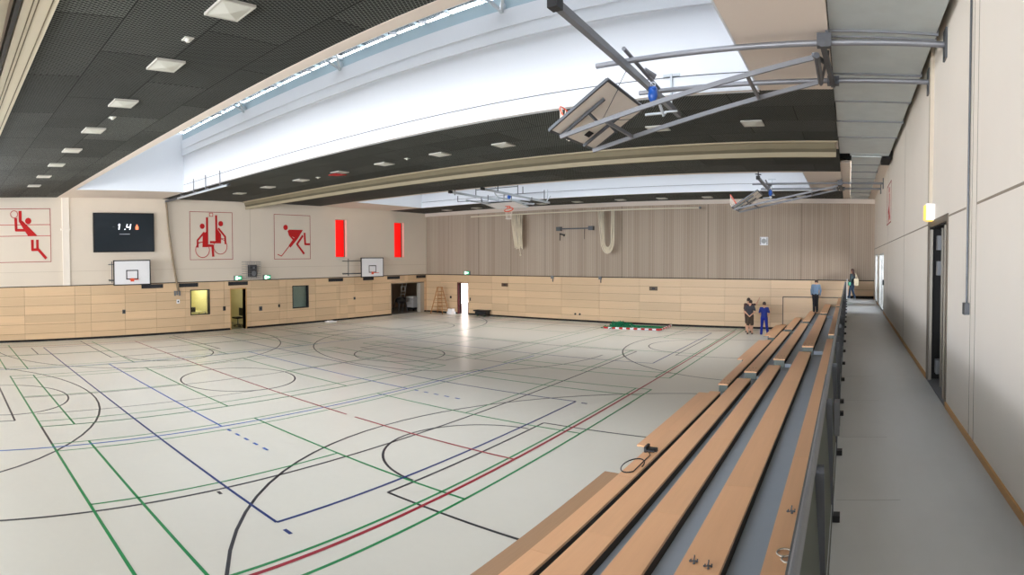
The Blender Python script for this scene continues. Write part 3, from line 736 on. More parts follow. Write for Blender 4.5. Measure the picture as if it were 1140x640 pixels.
# ------------------------------------------------------------------ ceiling-hung central hoist
t = thing('ceiling_basketball_hoist', 'folded ceiling-hung basketball hoist in front of the slatted wall', 'basketball hoist', (-15.65, 22.5, 6.8))
def B(name, m, fn, parent, **k):
    w = MB(); fn(w); return w.build(name, m, parent, **k)
for x in (-16.55, -14.75):
    B('long_beam', STEEL_L, lambda w: w.bar((x, 20.1, 6.68), (x, 25.8, 6.55), .08, .1), t)
    B('beam_end_cap', BLACKM, lambda w: w.bar((x, 19.95, 6.68), (x, 20.12, 6.68), .12, .12), t)
    B('lower_arm', STEEL_L, lambda w: w.bar((x+.2, 20.9, 6.36), (x+.2, 23.9, 6.30), .05, .06), t)
for y, h in ((20.6, 6.93), (22.2, 6.98), (24.6, 6.95)):
    def portal(w):
        for x in (-16.75, -14.35): w.tube([(x, y, 6.6), (x, y, h+.1)], .025, 8)
        w.tube([(-16.75, y, h), (-14.35, y, h)], .025, 8)
        w.tube([(-15.6, y, h), (-15.6, y, 7.3 if y > 21 else 6.85)], .025, 8)
    B('hanger_frame', STEEL_D if y < 22 else STEEL, portal, t)
def loops(w):
    for y, x0, x1 in ((21.0, -16.9, -15.6), (21.9, -16.2, -14.9), (22.9, -16.9, -14.4)):
        w.tube([(x0, y, 6.6), (x0, y, 6.34), (x1, y+.6, 6.34), (x1, y+.6, 6.6)], .022, 8)
B('fold_frame', STEEL_D, loops, t)
B('cross_brace', STEEL_L, lambda w: (w.bar((-16.5, 21, 6.6), (-14.8, 24, 6.5), .04, .05), w.bar((-14.8, 21, 6.6), (-16.5, 24, 6.5), .04, .05), w.bar((-16.4, 23.9, 6.33), (-14.5, 23.9, 6.33), .05, .06), w.bar((-16.4, 22.6, 6.36), (-14.5, 22.6, 6.36), .05, .05)), t)
B('end_strut', STEEL_L, lambda w: (w.tube([(-14.75, 25.6, 6.55), (-14.75, 25.6, 7.2)], .02, 8), w.bar((-14.75, 25.4, 6.5), (-14.75, 25.9, 6.9), .04, .04)), t)
B('winch', BLUEP, lambda w: w.sphere((-15.3, 22.9, 6.62), .09, (1, 1, 1.3)), t, smooth=True)
bo = B('backboard', WHITE, lambda w: w.prism([(-16.6, 22.6, 6.34), (-14.78, 22.6, 6.34), (-14.78, 23.8, 6.17), (-16.6, 23.8, 6.17)], (0, 0, .03)), t)
B('edge_frame', STEEL_L, lambda w: (w.bar((-16.6, 22.6, 6.36), (-14.78, 22.6, 6.36), .05, .05), w.bar((-16.6, 23.8, 6.19), (-14.78, 23.8, 6.19), .05, .05), w.bar((-16.6, 22.6, 6.36), (-16.6, 23.8, 6.19), .05, .05), w.bar((-14.78, 22.6, 6.36), (-14.78, 23.8, 6.19), .05, .05)), bo)
def rim2(w):
    w.tube([(-15.68+.225*math.cos(a), 23.44+.16*math.sin(a), 6.06+.10*math.sin(a)) for a in [2*PI*k/24 for k in range(25)]], .026, 8, cap=False)
    w.bar((-15.74, 23.44, 6.24), (-15.74, 23.44, 6.12), .03, .03); w.bar((-15.62, 23.44, 6.24), (-15.62, 23.44, 6.12), .03, .03); w.box(-15.8, -15.56, 23.3, 23.5, 6.215, 6.235)
B('rim', ORANGE, rim2, t)
def net2(w):
    for k in range(14):
        a = 2*PI*k/14; p = Vector((-15.68+.2*math.cos(a), 23.44, 6.06+.09*math.sin(a)))
        q = Vector((-15.68+.16*math.cos(a+.4), 23.44+.1*math.sin(a), 5.62+.05*math.sin(a))); w.tube([p, p.lerp(q, .5)+Vector((0, 0, -.04)), q], .009, 5)
    w.torus((-15.68, 23.44, 5.62), .16, .012)
B('net', NETW, net2, t)

# ------------------------------------------------------------------ pictogram wall: scoreboard
sb = thing('scoreboard', 'large dark electronic scoreboard on the pictogram wall above the basket', 'scoreboard', (XL, 8.78, 4.2))
w = MB(); w.box(XL-.03, XL+.10, 7.22, 10.35, 4.20, 6.12); w.build('casing', BLACKM, sb, bevel=.01)
w = MB(); w.box(XL+.10, XL+.106, 7.28, 10.29, 4.26, 6.06); w.build('screen', SCREEN, sb)
X0 = XL+.106
def yz(w, pts, t, dep=.006, x=None):
    """poly-line strokes on the wall: width t"""
    x = X0 if x is None else x
    for p, q in zip(pts, pts[1:]): w.bar((x+dep/2, p[0], p[1]), (x+dep/2, q[0], q[1]), t, dep, (1, 0, 0))
w = MB(); yz(w, [(8.55, 5.57), (8.50, 5.30)], .055); yz(w, [(8.47, 5.52), (8.55, 5.57)], .03); w.build('digit', DIGIT, sb); w = MB()
yz(w, [(8.94, 5.57), (8.90, 5.42), (9.10, 5.42)], .045); yz(w, [(9.12, 5.57), (9.06, 5.29)], .05); yz(w, [(8.79, 5.30), (8.84, 5.33)], .05)
w.build('digit', DIGIT, sb)
w = MB(); yz(w, [(8.18, 5.44), (8.28, 5.44)], .03); w.build('minus_sign', plain('dim_digit', (90, 96, 104), .5), sb)
w = MB(); yz(w, [(8.53, 5.08), (9.06, 5.08)], .035); w.build('dash_line', plain('dim_line', (190, 196, 204), .5), sb)
w = MB(); w.prism([(X0, 9.36, 5.30), (X0, 9.52, 5.30), (X0, 9.52, 5.46), (X0, 9.47, 5.47), (X0, 9.47, 5.55), (X0, 9.41, 5.55), (X0, 9.41, 5.47), (X0, 9.36, 5.46)], (.006, 0, 0)); w.build('possession_mark', DIGITO, sb)

# ------------------------------------------------------------------ wall baskets on the pictogram wall
def wall_basket(y0, label, ybr):
    yc = y0+.93
    t = thing('wall_basket', label, 'basketball board', (XL, yc, 2.6), 'basketball boards on the pictogram wall')
    xb = XL+.55
    w = MB(); w.box(xb, xb+.035, y0, y0+1.86, 2.60, 3.78); bo = w.build('backboard', WHITE, t, bevel=.004)
    w = MB(); rectframe(w, xb-.005, xb+.043, y0-.02, y0+1.88, 2.58, 3.80, .05); w.build('edge_frame', BLACKM, bo)
    w = MB(); rectframe(w, xb+.034, xb+.041, yc-.31, yc+.31, 2.86, 3.32, .05); w.build('target_square', BLACKM, bo)
    w = MB(); w.torus((xb+.30, yc, 2.86), .225, .012); w.box(xb+.035, xb+.05, yc-.09, yc+.09, 2.76, 2.92); w.bar((xb+.04, yc-.07, 2.84), (xb+.1, yc-.12, 2.86), .02, .02); w.bar((xb+.04, yc+.07, 2.84), (xb+.1, yc+.12, 2.86), .02, .02); w.build('rim', ORANGE, t)
    w = MB()
    for z in (2.85, 3.6):
        w.bar((XL-.02, ybr, z), (xb, ybr+.02, z), .035, .035); w.bar((XL-.02, y0+1.5, z), (xb, y0+1.3, z), .035, .035)
        w.bar((xb-.02, ybr, z), (xb-.02, y0+.3, z), .03, .03)
    w.bar((xb-.02, ybr, 2.7), (xb-.02, ybr, 3.74), .035, .035)
    w.bar((xb-.02, y0+1.3, 2.85), (xb-.02, y0+1.3, 3.6), .03, .03); w.bar((XL-.01, ybr, 2.8), (XL-.01, y0+1.5, 2.8), .03, .04); w.bar((XL-.01, ybr, 3.6), (XL-.01, y0+1.5, 3.6), .03, .04)
    w.build('wall_bracket', STEEL_D, t)
wall_basket(8.06, 'white basketball board on the pictogram wall below the scoreboard', 7.98)
wall_basket(23.45, 'white basketball board on the pictogram wall between the two red windows', 22.45)

# ------------------------------------------------------------------ painted sport pictograms
XP = XL-.03
def pictogram(name, label, fr, fn, grp='red sport pictograms'):
    t = thing(name, label, 'pictogram', (XP, (fr[0]+fr[1])/2, fr[2]), grp)
    w = MB(); rectframe(w, XP, XP+.006, *fr, .028); w.build('frame_line', REDLINE, t)
    w = MB(); fn(w); w.build('figure', RED, t)
def disc(w, y, z, r, x=None, sgn=1):
    x = XP if x is None else x
    w.prism([(x, y+r*math.cos(a), z+r*math.sin(a)) for a in [2*PI*k/20 for k in range(20)]], (.012*sgn, 0, 0))
def poly(w, pts): w.prism([(XP, a, b_) for a, b_ in pts], (.012, 0, 0))
def st_(w, pts, t):
    yz(w, pts, t, .011, XP)
    for p in pts[1:-1]: disc(w, p[0], p[1], t*.5)
def volley(w):
    disc(w, 4.06, 5.74, .15); st_(w, [(3.68, 6.22), (3.68, 5.74), (4.1, 5.3)], .14); st_(w, [(3.46, 5.88), (3.48, 5.31), (4.0, 5.30)], .13)
    poly(w, [(3.62, 5.70), (3.80, 5.74), (4.50, 5.02), (4.05, 5.02), (3.85, 5.32)])
    st_(w, [(4.24, 4.85), (4.24, 4.37), (4.52, 4.38), (4.90, 3.94)], .13); st_(w, [(4.48, 4.85), (4.48, 4.42)], .12)
    for z in (5.56, 5.03): w.box(XP, XP+.005, 2.60, 5.12, z-.014, z+.014)
    w.torus((XP+.008, 3.39, 6.06), .17, .014, 'x')
pictogram('volleyball_pictogram', 'red pictogram of a volleyball player at a net, before the white pilaster', (2.58, 5.14, 3.78, 6.33), volley)
def wheel(w):
    disc(w, 13.08, 5.51, .14); st_(w, [(13.36, 5.98), (13.36, 4.6)], .11); poly(w, [(13.40, 5.30), (13.40, 4.42), (13.08, 4.42), (13.10, 5.08)])
    st_(w, [(13.2, 5.2), (12.80, 4.78), (12.80, 4.40)], .10); st_(w, [(13.1, 4.50), (13.66, 4.50), (13.70, 3.92)], .13)
    st_(w, [(12.82, 4.66), (13.1, 4.70)], .03)
    w.torus((XP+.008, 13.08, 4.28), .40, .018, 'x')
    disc(w, 14.17, 5.66, .14); st_(w, [(13.90, 6.10), (13.90, 4.8)], .11); poly(w, [(13.86, 5.50), (14.18, 5.10), (14.17, 4.62), (13.86, 4.62)])
    st_(w, [(14.02, 5.42), (14.42, 4.98), (14.44, 4.58)], .10); st_(w, [(13.52, 4.68), (14.14, 4.68)], .12)
    st_(w, [(14.18, 4.88), (14.42, 4.86)], .03)
    w.torus((XP+.008, 14.13, 4.45), .40, .016, 'x')
    rectframe(w, XP, XP+.006, 13.50, 13.72, 6.02, 6.22, .03)
pictogram('wheelchair_pictogram', 'red pictogram of two wheelchair players, between scoreboard and caged loudspeaker', (12.36, 14.88, 3.76, 6.27), wheel)
def hockey(w):
    disc(w, 18.30, 5.54, .15); poly(w, [(18.44, 5.34), (18.54, 5.42), (19.50, 5.42), (19.14, 4.98), (18.86, 4.98), (18.52, 5.12)])
    w.prism([(XP, 19.50, 5.42), (XP, 19.12, 4.90), (XP, 18.62, 4.40), (XP, 18.50, 4.52), (XP, 19.02, 5.10)], (.0135, 0, 0)); w.prism([(XP, 18.5, 5.12), (XP, 18.62, 5.10), (XP, 18.98, 4.86), (XP, 18.86, 4.76)], (.0145, 0, 0))
    st_(w, [(19.50, 5.10), (19.08, 4.60), (19.58, 4.04)], .12); st_(w, [(19.62, 5.26), (19.66, 4.60), (20.0, 4.60)], .12); st_(w, [(18.55, 4.5), (18.00, 3.92), (17.74, 4.02)], .045)
pictogram('hockey_pictogram', 'red pictogram of a hockey player, between the wheelchair pictogram and the first red window', (17.52, 20.04, 3.74, 6.27), hockey)
t = thing('wall_pictogram', 'red framed pictogram on the walkway wall above the walkway, seen at a glancing angle', 'pictogram', (XR, 19.6, 5))
w = MB(); rectframe(w, XR-.006, XR, 18.4, 20.4, 4.9, 6.25, .04); w.build('frame_line', REDLINE, t)
w = MB()
for p, q in (((19.2, 5.9), (19.2, 5.3)), ((19.2, 5.5), (19.6, 5.3)), ((19.2, 5.3), (19.5, 5.0)), ((19.2, 5.3), (18.9, 5.05))): w.bar((XR-.006, *p), (XR-.006, *q), .13, .01, (1, 0, 0))
disc(w, 19.25, 6.03, .1, XR-.002, -1)
w.build('figure', RED, t)

# ------------------------------------------------------------------ more on the pictogram wall
def exit_sign(axis, x, y, z, label):
    t = thing('exit_sign', label, 'exit sign', (x, y, z), 'green exit signs')
    if axis == 'x':
        w = MB(); w.box(x, x+.10, y-.23, y+.23, z, z+.24); w.build('housing', GREYBOX, t)
        w = MB(); w.box(x+.10, x+.106, y-.21, y+.21, z+.02, z+.22); w.build('sign_face', SIGNG, t)
        w = MB(); w.box(x+.106, x+.11, y-.17, y-.03, z+.03, z+.21); w.prism([(x+.106, y+.02, z+.05), (x+.106, y+.18, z+.12), (x+.106, y+.02, z+.19)], (.004, 0, 0)); w.box(x+.106, x+.11, y-.03, y+.03, z+.1, z+.14); w.build('pictogram', SIGNW, t)
    else:
        w = MB(); w.box(x-.23, x+.23, y-.10, y, z, z+.24); w.build('housing', GREYBOX, t)
        w = MB(); w.box(x-.21, x+.21, y-.106, y-.10, z+.02, z+.22); w.build('sign_face', SIGNG, t)
        w = MB(); w.box(x-.17, x-.03, y-.11, y-.106, z+.03, z+.21); w.prism([(x+.02, y-.106, z+.05), (x+.18, y-.106, z+.12), (x+.02, y-.106, z+.19)], (0, -.004, 0)); w.box(x-.03, x+.03, y-.11, y-.106, z+.1, z+.14); w.build('pictogram', SIGNW, t)
exit_sign('x', XL-.03, 15.14, 2.64, 'green lit exit sign above the open door of the pictogram wall')
exit_sign('x', XL-.03, 16.98, 2.64, 'green lit exit sign beside the caged speaker, toward the grey window on the pictogram wall')
exit_sign('y', -23.4, YE+.03, 2.64, 'green lit exit sign above the bright open door in the end wall')
vents = [(9.66, 10.82, 'below the basket beside the cable'), (11.7, 12.78, 'above the yellow window'), (14.56, 15.76, 'above the open door'), (21.33, 22.46, 'before the second basket'), (24.1, 25.0, 'just under the second basket'), (26.22, 27.38, 'above the store opening'), (29.0, 29.95, 'beside the far corner')]
for a, b_, lab in vents:
    t = thing('wall_vent', 'dark ventilation grille in the panelling top, '+lab, 'vent', (XL, (a+b_)/2, 2.37), 'dark grilles along the panelling top')
    w = MB(); w.box(XL-.02, XL+.012, a, b_, 2.37, 2.57); w.build('frame', BLACKM, t)
    w = MB()
    for k in range(5): w.box(XL+.012, XL+.02, a+.02, b_-.02, 2.39+.035*k, 2.405+.035*k)
    w.build('slat', DARKVENT, t)
# caged loudspeaker
t = thing('caged_loudspeaker', 'black loudspeaker in a wire cage above the office door', 'loudspeaker', (XL, 15.85, 2.75))
w = MB(); w.box(XL+.05, XL+.38, 15.75, 16.12, 2.80, 3.45); w.build('speaker_box', BLACKM, t, bevel=.02)
w = MB(); w.tube([(XL+.38, 15.93, 3.0), (XL+.39, 15.93, 3.0)], .14, 20); w.tube([(XL+.38, 15.93, 3.3), (XL+.39, 15.93, 3.3)], .06, 16); w.build('speaker_cone', GREYBOX, t)
w = MB()
for k in range(11):
    y = 15.42+.09*k
    w.tube([(XL-.02, y, 2.74), (XL+.45, y, 2.74), (XL+.45, y, 3.62), (XL-.02, y, 3.62)], .009, 6)
for k in range(8):
    z = 2.74+.125*k; w.tube([(XL-.02, 15.42, z), (XL+.45, 15.42, z), (XL+.45, 16.32, z), (XL-.02, 16.32, z)], .009, 6)
w.build('wire_cage', STEEL, t)
# gantry rail with rope
t = thing('ceiling_rope_rail', 'short white ceiling rail hung below the first skylight near the pictogram wall', 'rail', (-23, 10.9, 6.7))
w = MB(); w.bar((XL+.1, 11.0, 6.72), (-20.2, 11.0, 6.72), .08, .10); w.build('rail_beam', STEEL_D, t)
w = MB(); w.bar((-25.0, 10.82, 6.66), (-20.1, 10.82, 6.66), .05, .07); w.build('light_rail', STEEL_L, t)
for x in (-24.4, -23.0, -21.8, -20.5):
    w = MB(); w.tube([(x, 10.72, 6.7), (x, 10.72, 7.3)], .02, 8); w.bar((x-.1, 10.86, 6.72), (x+.1, 10.86, 6.72), .12, .06)
    if x < -20.6: w.build('hanger_bracket', STEEL, t)
w.build('hanger_bracket', STEEL, t)
w = MB(); w.tube([(XL+.18, 11.0, 6.68), (XL+.15, 11.10, 5.3), (XL+.12, 11.35, 3.6), (XL+.06, 11.62, 2.2)], .055, 10); w.tube([(XL+.10, 11.0, 6.68), (XL+.08, 11.14, 5.2), (XL+.05, 11.42, 3.4), (XL+.03, 11.66, 2.2)], .04, 8)
tag(w.build('hanging_rope_bundle', plain('rope', (150, 134, 112), .9, 0, .15, 30), smooth=True), 'thick beige rope bundle hanging down the pictogram wall beside the scoreboard', 'rope')
w = MB()
for k in range(3): w.box(XL, XL+.05, 11.42+.13*k, 11.50+.13*k, 1.95+.03*(k % 2), 2.2)
tag(w.build('rope_cleat_rail', GREYBOX, bevel=.006), 'grey cleats on the panelling under the rope bundle', 'cleat')
# plates, sockets
def plate(x0, x1, y0, y1, z0, z1, label, m=STEEL_D, name='wall_socket'):
    t = thing(name, label, 'wall plate', ((x0+x1)/2, (y0+y1)/2, z0), 'small plates and sockets on the panelling')
    w = MB(); w.box(x0, x1, y0, y1, z0, z1); w.build('plate', m, t, bevel=.003)
    w = MB()
    if abs(x1-x0) < abs(y1-y0): w.box(x1, x1+.006, y0+(y1-y0)*.3, y1-(y1-y0)*.3, z0+(z1-z0)*.3, z1-(z1-z0)*.3)
    else: w.box(x0+(x1-x0)*.3, x1-(x1-x0)*.3, y0-.006, y0, z0+(z1-z0)*.3, z1-(z1-z0)*.3)
    w.build('inset', BLACKM, t)
plate(XL, XL+.012, 8.64, 8.80, 1.16, 1.36, 'small square plate on the panelling below the first basket', name='wall_socket')
plate(XL, XL+.012, 14.22, 14.38, 1.05, 1.28, 'dark double switch beside the open office door', BLACKM, 'wall_switch')
plate(XL, XL+.012, 16.46, 16.66, .92, 1.16, 'metal socket plate between open office door and grey window')
plate(XL, XL+.012, 17.72, 17.84, 1.05, 1.22, 'small black handle plate just before the grey window', BLACKM, 'wall_plate')
plate(XL, XL+.012, 23.3, 23.45, 1.2, 1.36, 'small round-holed plate below the second basket')
plate(XL, XL+.012, 11.55, 11.72, 1.55, 1.75, 'pale label plate below the rope cleats', WHITE, 'wall_label')
plate(-25.1+.2, -24.75+.0, YE-.012, YE, 1.02, 1.18, 'small black switch between ladder and bright door', BLACKM, 'wall_switch')
plate(-23.2, -23.12, YE-.012, YE, .92, 1.12, 'black door switch past the bright open door', BLACKM, 'wall_switch')
plate(-20.65, -20.17, YE-.014, YE, 1.93, 2.14, 'brown louvred plate in the end wall panelling beyond the dark box', plain('brown_plate', (92, 66, 46), .5), 'wall_plate')
plate(-10.82, -10.34, YE-.014, YE, 1.92, 2.14, 'brown louvred plate in the end wall above the floor goal', plain('brown_plate_b', (92, 72, 52), .5), 'wall_plate')
for x, lab in ((-15.42, 'the one toward the bright door'), (-15.12, 'the one toward the floor goal')):
    w = MB(); w.prism([(x+.06*math.cos(a), YE-.03, .43+.06*math.sin(a)) for a in [2*PI*k/14 for k in range(14)]], (0, .03, 0))
    tag(w.build('floor_socket', BLACKM), 'round black socket low on end wall, %s' % lab, 'socket', 'pair of round black sockets')
for x, lab in ((-16.95, 'the one toward the bright door'), (-13.8, 'the one under the looped net')):
    t = thing('net_bracket', 'metal bracket on the end wall panelling, %s' % lab, 'bracket', (x, YE, 2.4), 'brackets on the end wall')
    w = MB(); w.box(x-.08, x+.08, YE-.10, YE, 2.48, 2.66); w.build('clamp', STEEL, t)
    w = MB(); w.tube([(x+.04, YE-.05, 2.48), (x+.04, YE-.05, 2.3)], .03, 8); w.build('knob', STEEL_D, t)
w = MB(); w.box(XL+.15, XL+.55, 20.9, 21.5, .003, .05); w.box(XL+.2, XL+.45, 21.0, 21.35, .05, .08)
tag(w.build('folded_cloth', WHITE, bevel=.01), 'small white folded cloth on the floor at the pictogram wall', 'cloth')

# ------------------------------------------------------------------ end wall equipment
t = thing('net_rail', 'long white curtain rail along the top of the slatted wall', 'rail', (-15, 29.3, 6.37))
w = MB(); w.tube([(-22.5, 29.3, 6.36), (-7.8, 29.3, 6.36)], .04, 10); w.build('tube', CREAM, t)
w = MB()
for k in range(6): w.bar((-22.3+2.85*k, 29.3, 6.36), (-22.3+2.85*k, 29.93, 6.40), .03, .03)
w.sphere((-7.75, 29.3, 6.36), .07)
w.build('bracket', STEEL, t)
w = MB()
random.seed(3)
for k in range(15):
    x0 = -19.42+.055*k; x1 = -19.15+.035*k
    w.tube([(x0, 29.3+.05*math.sin(k*2), 6.33), ((x0*.6+x1*.4), 29.3+.07*math.sin(k*3), 5.4), (x1, 29.3+.05*math.sin(k), 4.33+.08*math.sin(k*1.7))], .028, 6)
w.tube([(-18.85, 29.3, 4.4), (-18.75, 29.3, 3.95)], .02, 6); w.sphere((-18.75, 29.3, 3.9), .06)
tag(w.build('hanging_net', NETB, smooth=True), 'gathered beige net hanging straight from the rail, beside the central hoist', 'net', 'nets hanging from the rail')
w = MB()
for k in range(14):
    a = .22+.014*k; yy = 29.3+.05*math.sin(k*2.3)
    pts = [(-13.02-a*(1+.02*k)*1.15+.02*math.sin(k), yy, 6.33)]+[(-13.02-a*math.cos(u)*(.95+.1*math.sin(k)), yy, 4.72-a*1.9*math.sin(u)) for u in [PI*j/8 for j in range(9)]]+[(-13.02+a*1.0, yy, 6.33)]
    w.tube(pts, .022, 6)
tag(w.build('hanging_net', NETB, smooth=True), 'beige net hanging in a loop from the rail, past the pull-up bar', 'net', 'nets hanging from the rail')
t = thing('wall_pull_up_bar', 'dark pull-up bar bracket on the slatted wall between the two nets', 'pull-up bar', (-15.4, YE, 5.4))
w = MB(); w.bar((-16.45, YE-.12, 5.43), (-14.3, YE-.12, 5.43), .07, .07); w.build('bar', STEEL_D, t)
for x in (-16.45, -14.35):
    w = MB(); w.box(x-.14, x+.14, YE-.22, YE+.03, 5.32, 5.55); w.build('wall_box', STEEL_D, t)
w = MB(); w.tube([(-16.4, YE-.1, 5.15), (-16.4, YE-.1, 4.75)], .02, 6); w.bar((-16.4, YE-.1, 5.15), (-16.1, YE-.1, 5.05), .1, .08); w.build('hanging_strap', BLACKM, t)
w = MB(); w.tube([(-14.78, YE-.1, 5.4), (-14.78, YE-.1, 4.8)], .012, 6); w.build('hanging_cord', BLACKM, t)
t = thing('wall_speaker', 'square white loudspeaker with a round grille high on the slatted wall', 'loudspeaker', (-4.45, YE, 4.42))
w = MB(); w.box(-4.66, -4.24, YE-.12, YE+.03, 4.42, 4.85); w.build('housing', WHITE, t, bevel=.01)
w = MB(); w.tube([(-4.45, YE-.13, 4.635), (-4.45, YE-.12, 4.635)], .13, 24); w.build('grille', plain('light_grille', (170, 172, 172), .6), t)
w = MB(); rectframe_y = None
for a in ((-4.64, -4.60), (-4.30, -4.26)): w.box(a[0], a[1], YE-.126, YE-.12, 4.45, 4.82)
w.build('edge_line', GREYBOX, t)
# step ladder
t = thing('step_ladder', 'wooden step ladder standing open in the far corner by the end wall', 'ladder', (-25.3, 29.45, 0))
for sy, nm in ((-.35, 'front_frame'), (.35, 'rear_frame')):
    w = MB()
    for sx in (-1, 1): w.bar((-25.3+sx*.52, 29.45+sy, .003), (-25.3+sx*.17, 29.45+sy*.1, 1.78), .035, .06)
    for k in range(1, 7):
        z = .25*k; u = z/1.78; hw = .52+(.17-.52)*u; y = 29.45+sy*(1-.9*u); w.bar((-25.3-hw, y, z), (-25.3+hw, y, z), .07, .025)
    w.build(nm, LADW, t)
w = MB(); w.box(-25.5, -25.1, 29.36, 29.54, 1.76, 1.80); w.build('top_step', LADW, t)
w = MB(); w.box(-24.7, -24.25, 29.45, 29.85, .003, .18); w.box(-24.65, -24.3, 29.5, 29.8, .18, .36)
tag(w.build('paint_tray_box', WHITE, bevel=.015), 'small white boxes on the floor between ladder and bright door', 'box')
t = thing('floor_cleaner', 'low dark machine with a flat top on the floor by the end wall', 'machine', (-21.9, 29.6, 0))
w = MB(); w.box(-22.3, -21.45, 29.4, 29.85, .12, .30); w.build('body', BLACKM, t, bevel=.03)
w = MB(); w.box(-22.4, -21.4, 29.35, 29.9, .32, .40); w.build('lid', BLACKM, t, bevel=.01)
w = MB(); w.sphere((-21.6, 29.5, .09), .085); w.sphere((-22.15, 29.5, .09), .085); w.build('wheel', plain('dark_green_rubber', (30, 60, 48), .6), t)
# goal lying on the floor
t = thing('handball_goal', 'red and white striped goal lying on the floor with green net', 'goal', (-11, 28.6, 0))
def striped(w, p, q, n, th=.08):
    p, q = Vector(p), Vector(q)
    for k in range(n):
        w.mi = k % 2; w.bar(p.lerp(q, k/n), p.lerp(q, (k+1)/n), th, th)
w = MB(); striped(w, (-12.45, 27.65, .045), (-9.45, 27.85, .045), 15); w.build('crossbar', [RED, WHITE], t)
w = MB(); striped(w, (-9.45, 27.9, .045), (-9.5, 29.9, .045), 10); w.build('post', [RED, WHITE], t)
w = MB(); striped(w, (-12.5, 27.7, .045), (-12.65, 29.3, .045), 8); w.build('post', [RED, WHITE], t)
w = MB(); w.tube([(-12.6, 29.3, .04), (-9.6, 28.95, .04)], .03, 8); w.tube([(-12.3, 27.8, .04), (-12.2, 28.2, .35), (-12.6, 29.2, .05)], .02, 8); w.build('rear_bar', NETG, t)
w = MB(); random.seed(5)
for k in range(70):
    x = -12.45+random.random()*1.3; y = 27.8+random.random()*1.2; h = .30*max(0, 1-abs(x+11.9)/.75)
    w.tube([(x, y, .03), (x+random.uniform(-.2, .2), y+random.uniform(-.2, .2), .03+h), (x+random.uniform(-.5, .5), y+random.uniform(-.5, .5), .03)], .022, 5)
for k in range(26):
    x = -11.2+.065*k; w.tube([(x, 28.7, .03), (x+.15, 29.05, .06), (x+.05, 29.4, .03)], .018, 5)
w.build('net', NETG, t)

# ------------------------------------------------------------------ right wall fittings
t = thing('emergency_light', 'yellow lit emergency light box above the walkway door', 'emergency light', (XR, 9.05, 4.3))
w = MB(); w.box(XR-.14, XR, 8.92, 9.2, 4.30, 4.56); w.build('housing', WHITE, t, bevel=.006)
w = MB(); w.box(XR-.146, XR-.14, 8.93, 9.19, 4.31, 4.54); w.box(XR-.12, XR-.02, 8.93, 9.19, 4.293, 4.30); w.build('lit_cover', YLAMP, t)
w = MB(); w.box(XR-.06, XR, 9.2, 9.34, 4.5, 7.6); tag(w.build('cable_trunking', plain('beige_trunking', (196, 184, 166), .6)), 'beige cable trunking rising from the emergency light on the walkway wall', 'cable trunking')
t = thing('socket_box', 'small grey socket box under a thin vertical conduit on the walkway wall', 'socket box', (XR, 6.3, 3.08))
w = MB(); w.box(XR-.06, XR, 6.22, 6.34, 3.07, 3.20); w.build('box', STEEL_D, t, bevel=.006)
w = MB(); w.tube([(XR-.02, 6.30, 3.20), (XR-.02, 6.30, 7.6)], .013, 8); w.build('conduit', STEEL_D, t)

# ------------------------------------------------------------------ tribune
SZ = [.30, .67, 1.03, 1.39, 1.72]
BX = [(-3.46, -3.19), (-2.75, -2.41), (-1.97, -1.66), (-1.21, -.90), (-.52, -.22)]
TZ = [SZ[0]-.22, SZ[1]-.22, SZ[2]-.22, SZ[3]-.22, SZ[4]-.22]
tr = thing('tribune_platform', 'stepped grey platform that carries the rows of benches', 'tribune', (-1.8, 12, 0))
for k in range(5):
    x0 = BX[k][0]; x1 = BX[k+1][0] if k < 4 else -.105
    w = MB(); w.box(x0+.02, x1+.02 if k < 4 else x1, -5, YE-.05, 0 if k == 0 else TZ[k-1]-.02, TZ[k]); w.build('tier', [TIER], tr)
    w = MB(); w.box(x0, x0+.02, -5, YE-.05, .003 if k == 0 else TZ[k-1]+.003, TZ[k]); w.build('riser', RISER, tr)
for (ya, yb) in ((-4.6, 14.2), (15.1, 23.9), (24.85, 29.75)):
    for k in range(5):
        x0 = BX[k][1]+.001; x1 = BX[k+1][0]-.001 if k < 4 else -.112
        w = MB(); w.box(x0, x1, ya, yb, TZ[k]+.001, SZ[k]-.13); w.build('tread', TREAD, tr)
order = ['lowest', 'second lowest', 'middle', 'fourth', 'topmost']
SEC = [((-4.6, 14.2), 'near section', 'before the first aisle'), ((15.1, 23.9), 'middle section', 'between the two aisles'), ((24.85, 29.75), 'far section', 'beyond the second aisle')]
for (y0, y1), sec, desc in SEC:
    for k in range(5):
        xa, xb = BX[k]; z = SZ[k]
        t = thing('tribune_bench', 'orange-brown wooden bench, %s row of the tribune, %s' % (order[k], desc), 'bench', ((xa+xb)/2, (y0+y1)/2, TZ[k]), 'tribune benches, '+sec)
        w = MB(); y = y0
        while y < y1-.01:
            e = min(y+2.55, y1); w.box(xa, xb, y+.0015, e-.0015, z-.035, z); y = e
        w.build('seat_board', BENCH, t, bevel=.004)
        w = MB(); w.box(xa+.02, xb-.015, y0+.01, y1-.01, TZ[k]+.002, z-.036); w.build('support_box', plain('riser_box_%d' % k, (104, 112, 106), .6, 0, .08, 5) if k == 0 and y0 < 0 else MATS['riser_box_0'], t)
        w = MB(); w.box(xb-.015, xb-.006, y0+.01, y1-.01, TZ[k]+.002, z-.036); w.build('painted_rear_shadow', MATS.get('back_shade_paint') or plain('back_shade_paint', (58, 46, 38), .7), t)  # dark sheet put in as the shade behind the seat
        if y0 > 0:
            w = MB()
            for dx in (.06, .16, .24): 
                for dy in (.1, .5): w.tube([(xa+dx, y0+dy, z), (xa+dx, y0+dy, z+.004)], .012, 8)
            w.build('screw_plug', BLACKM, t)
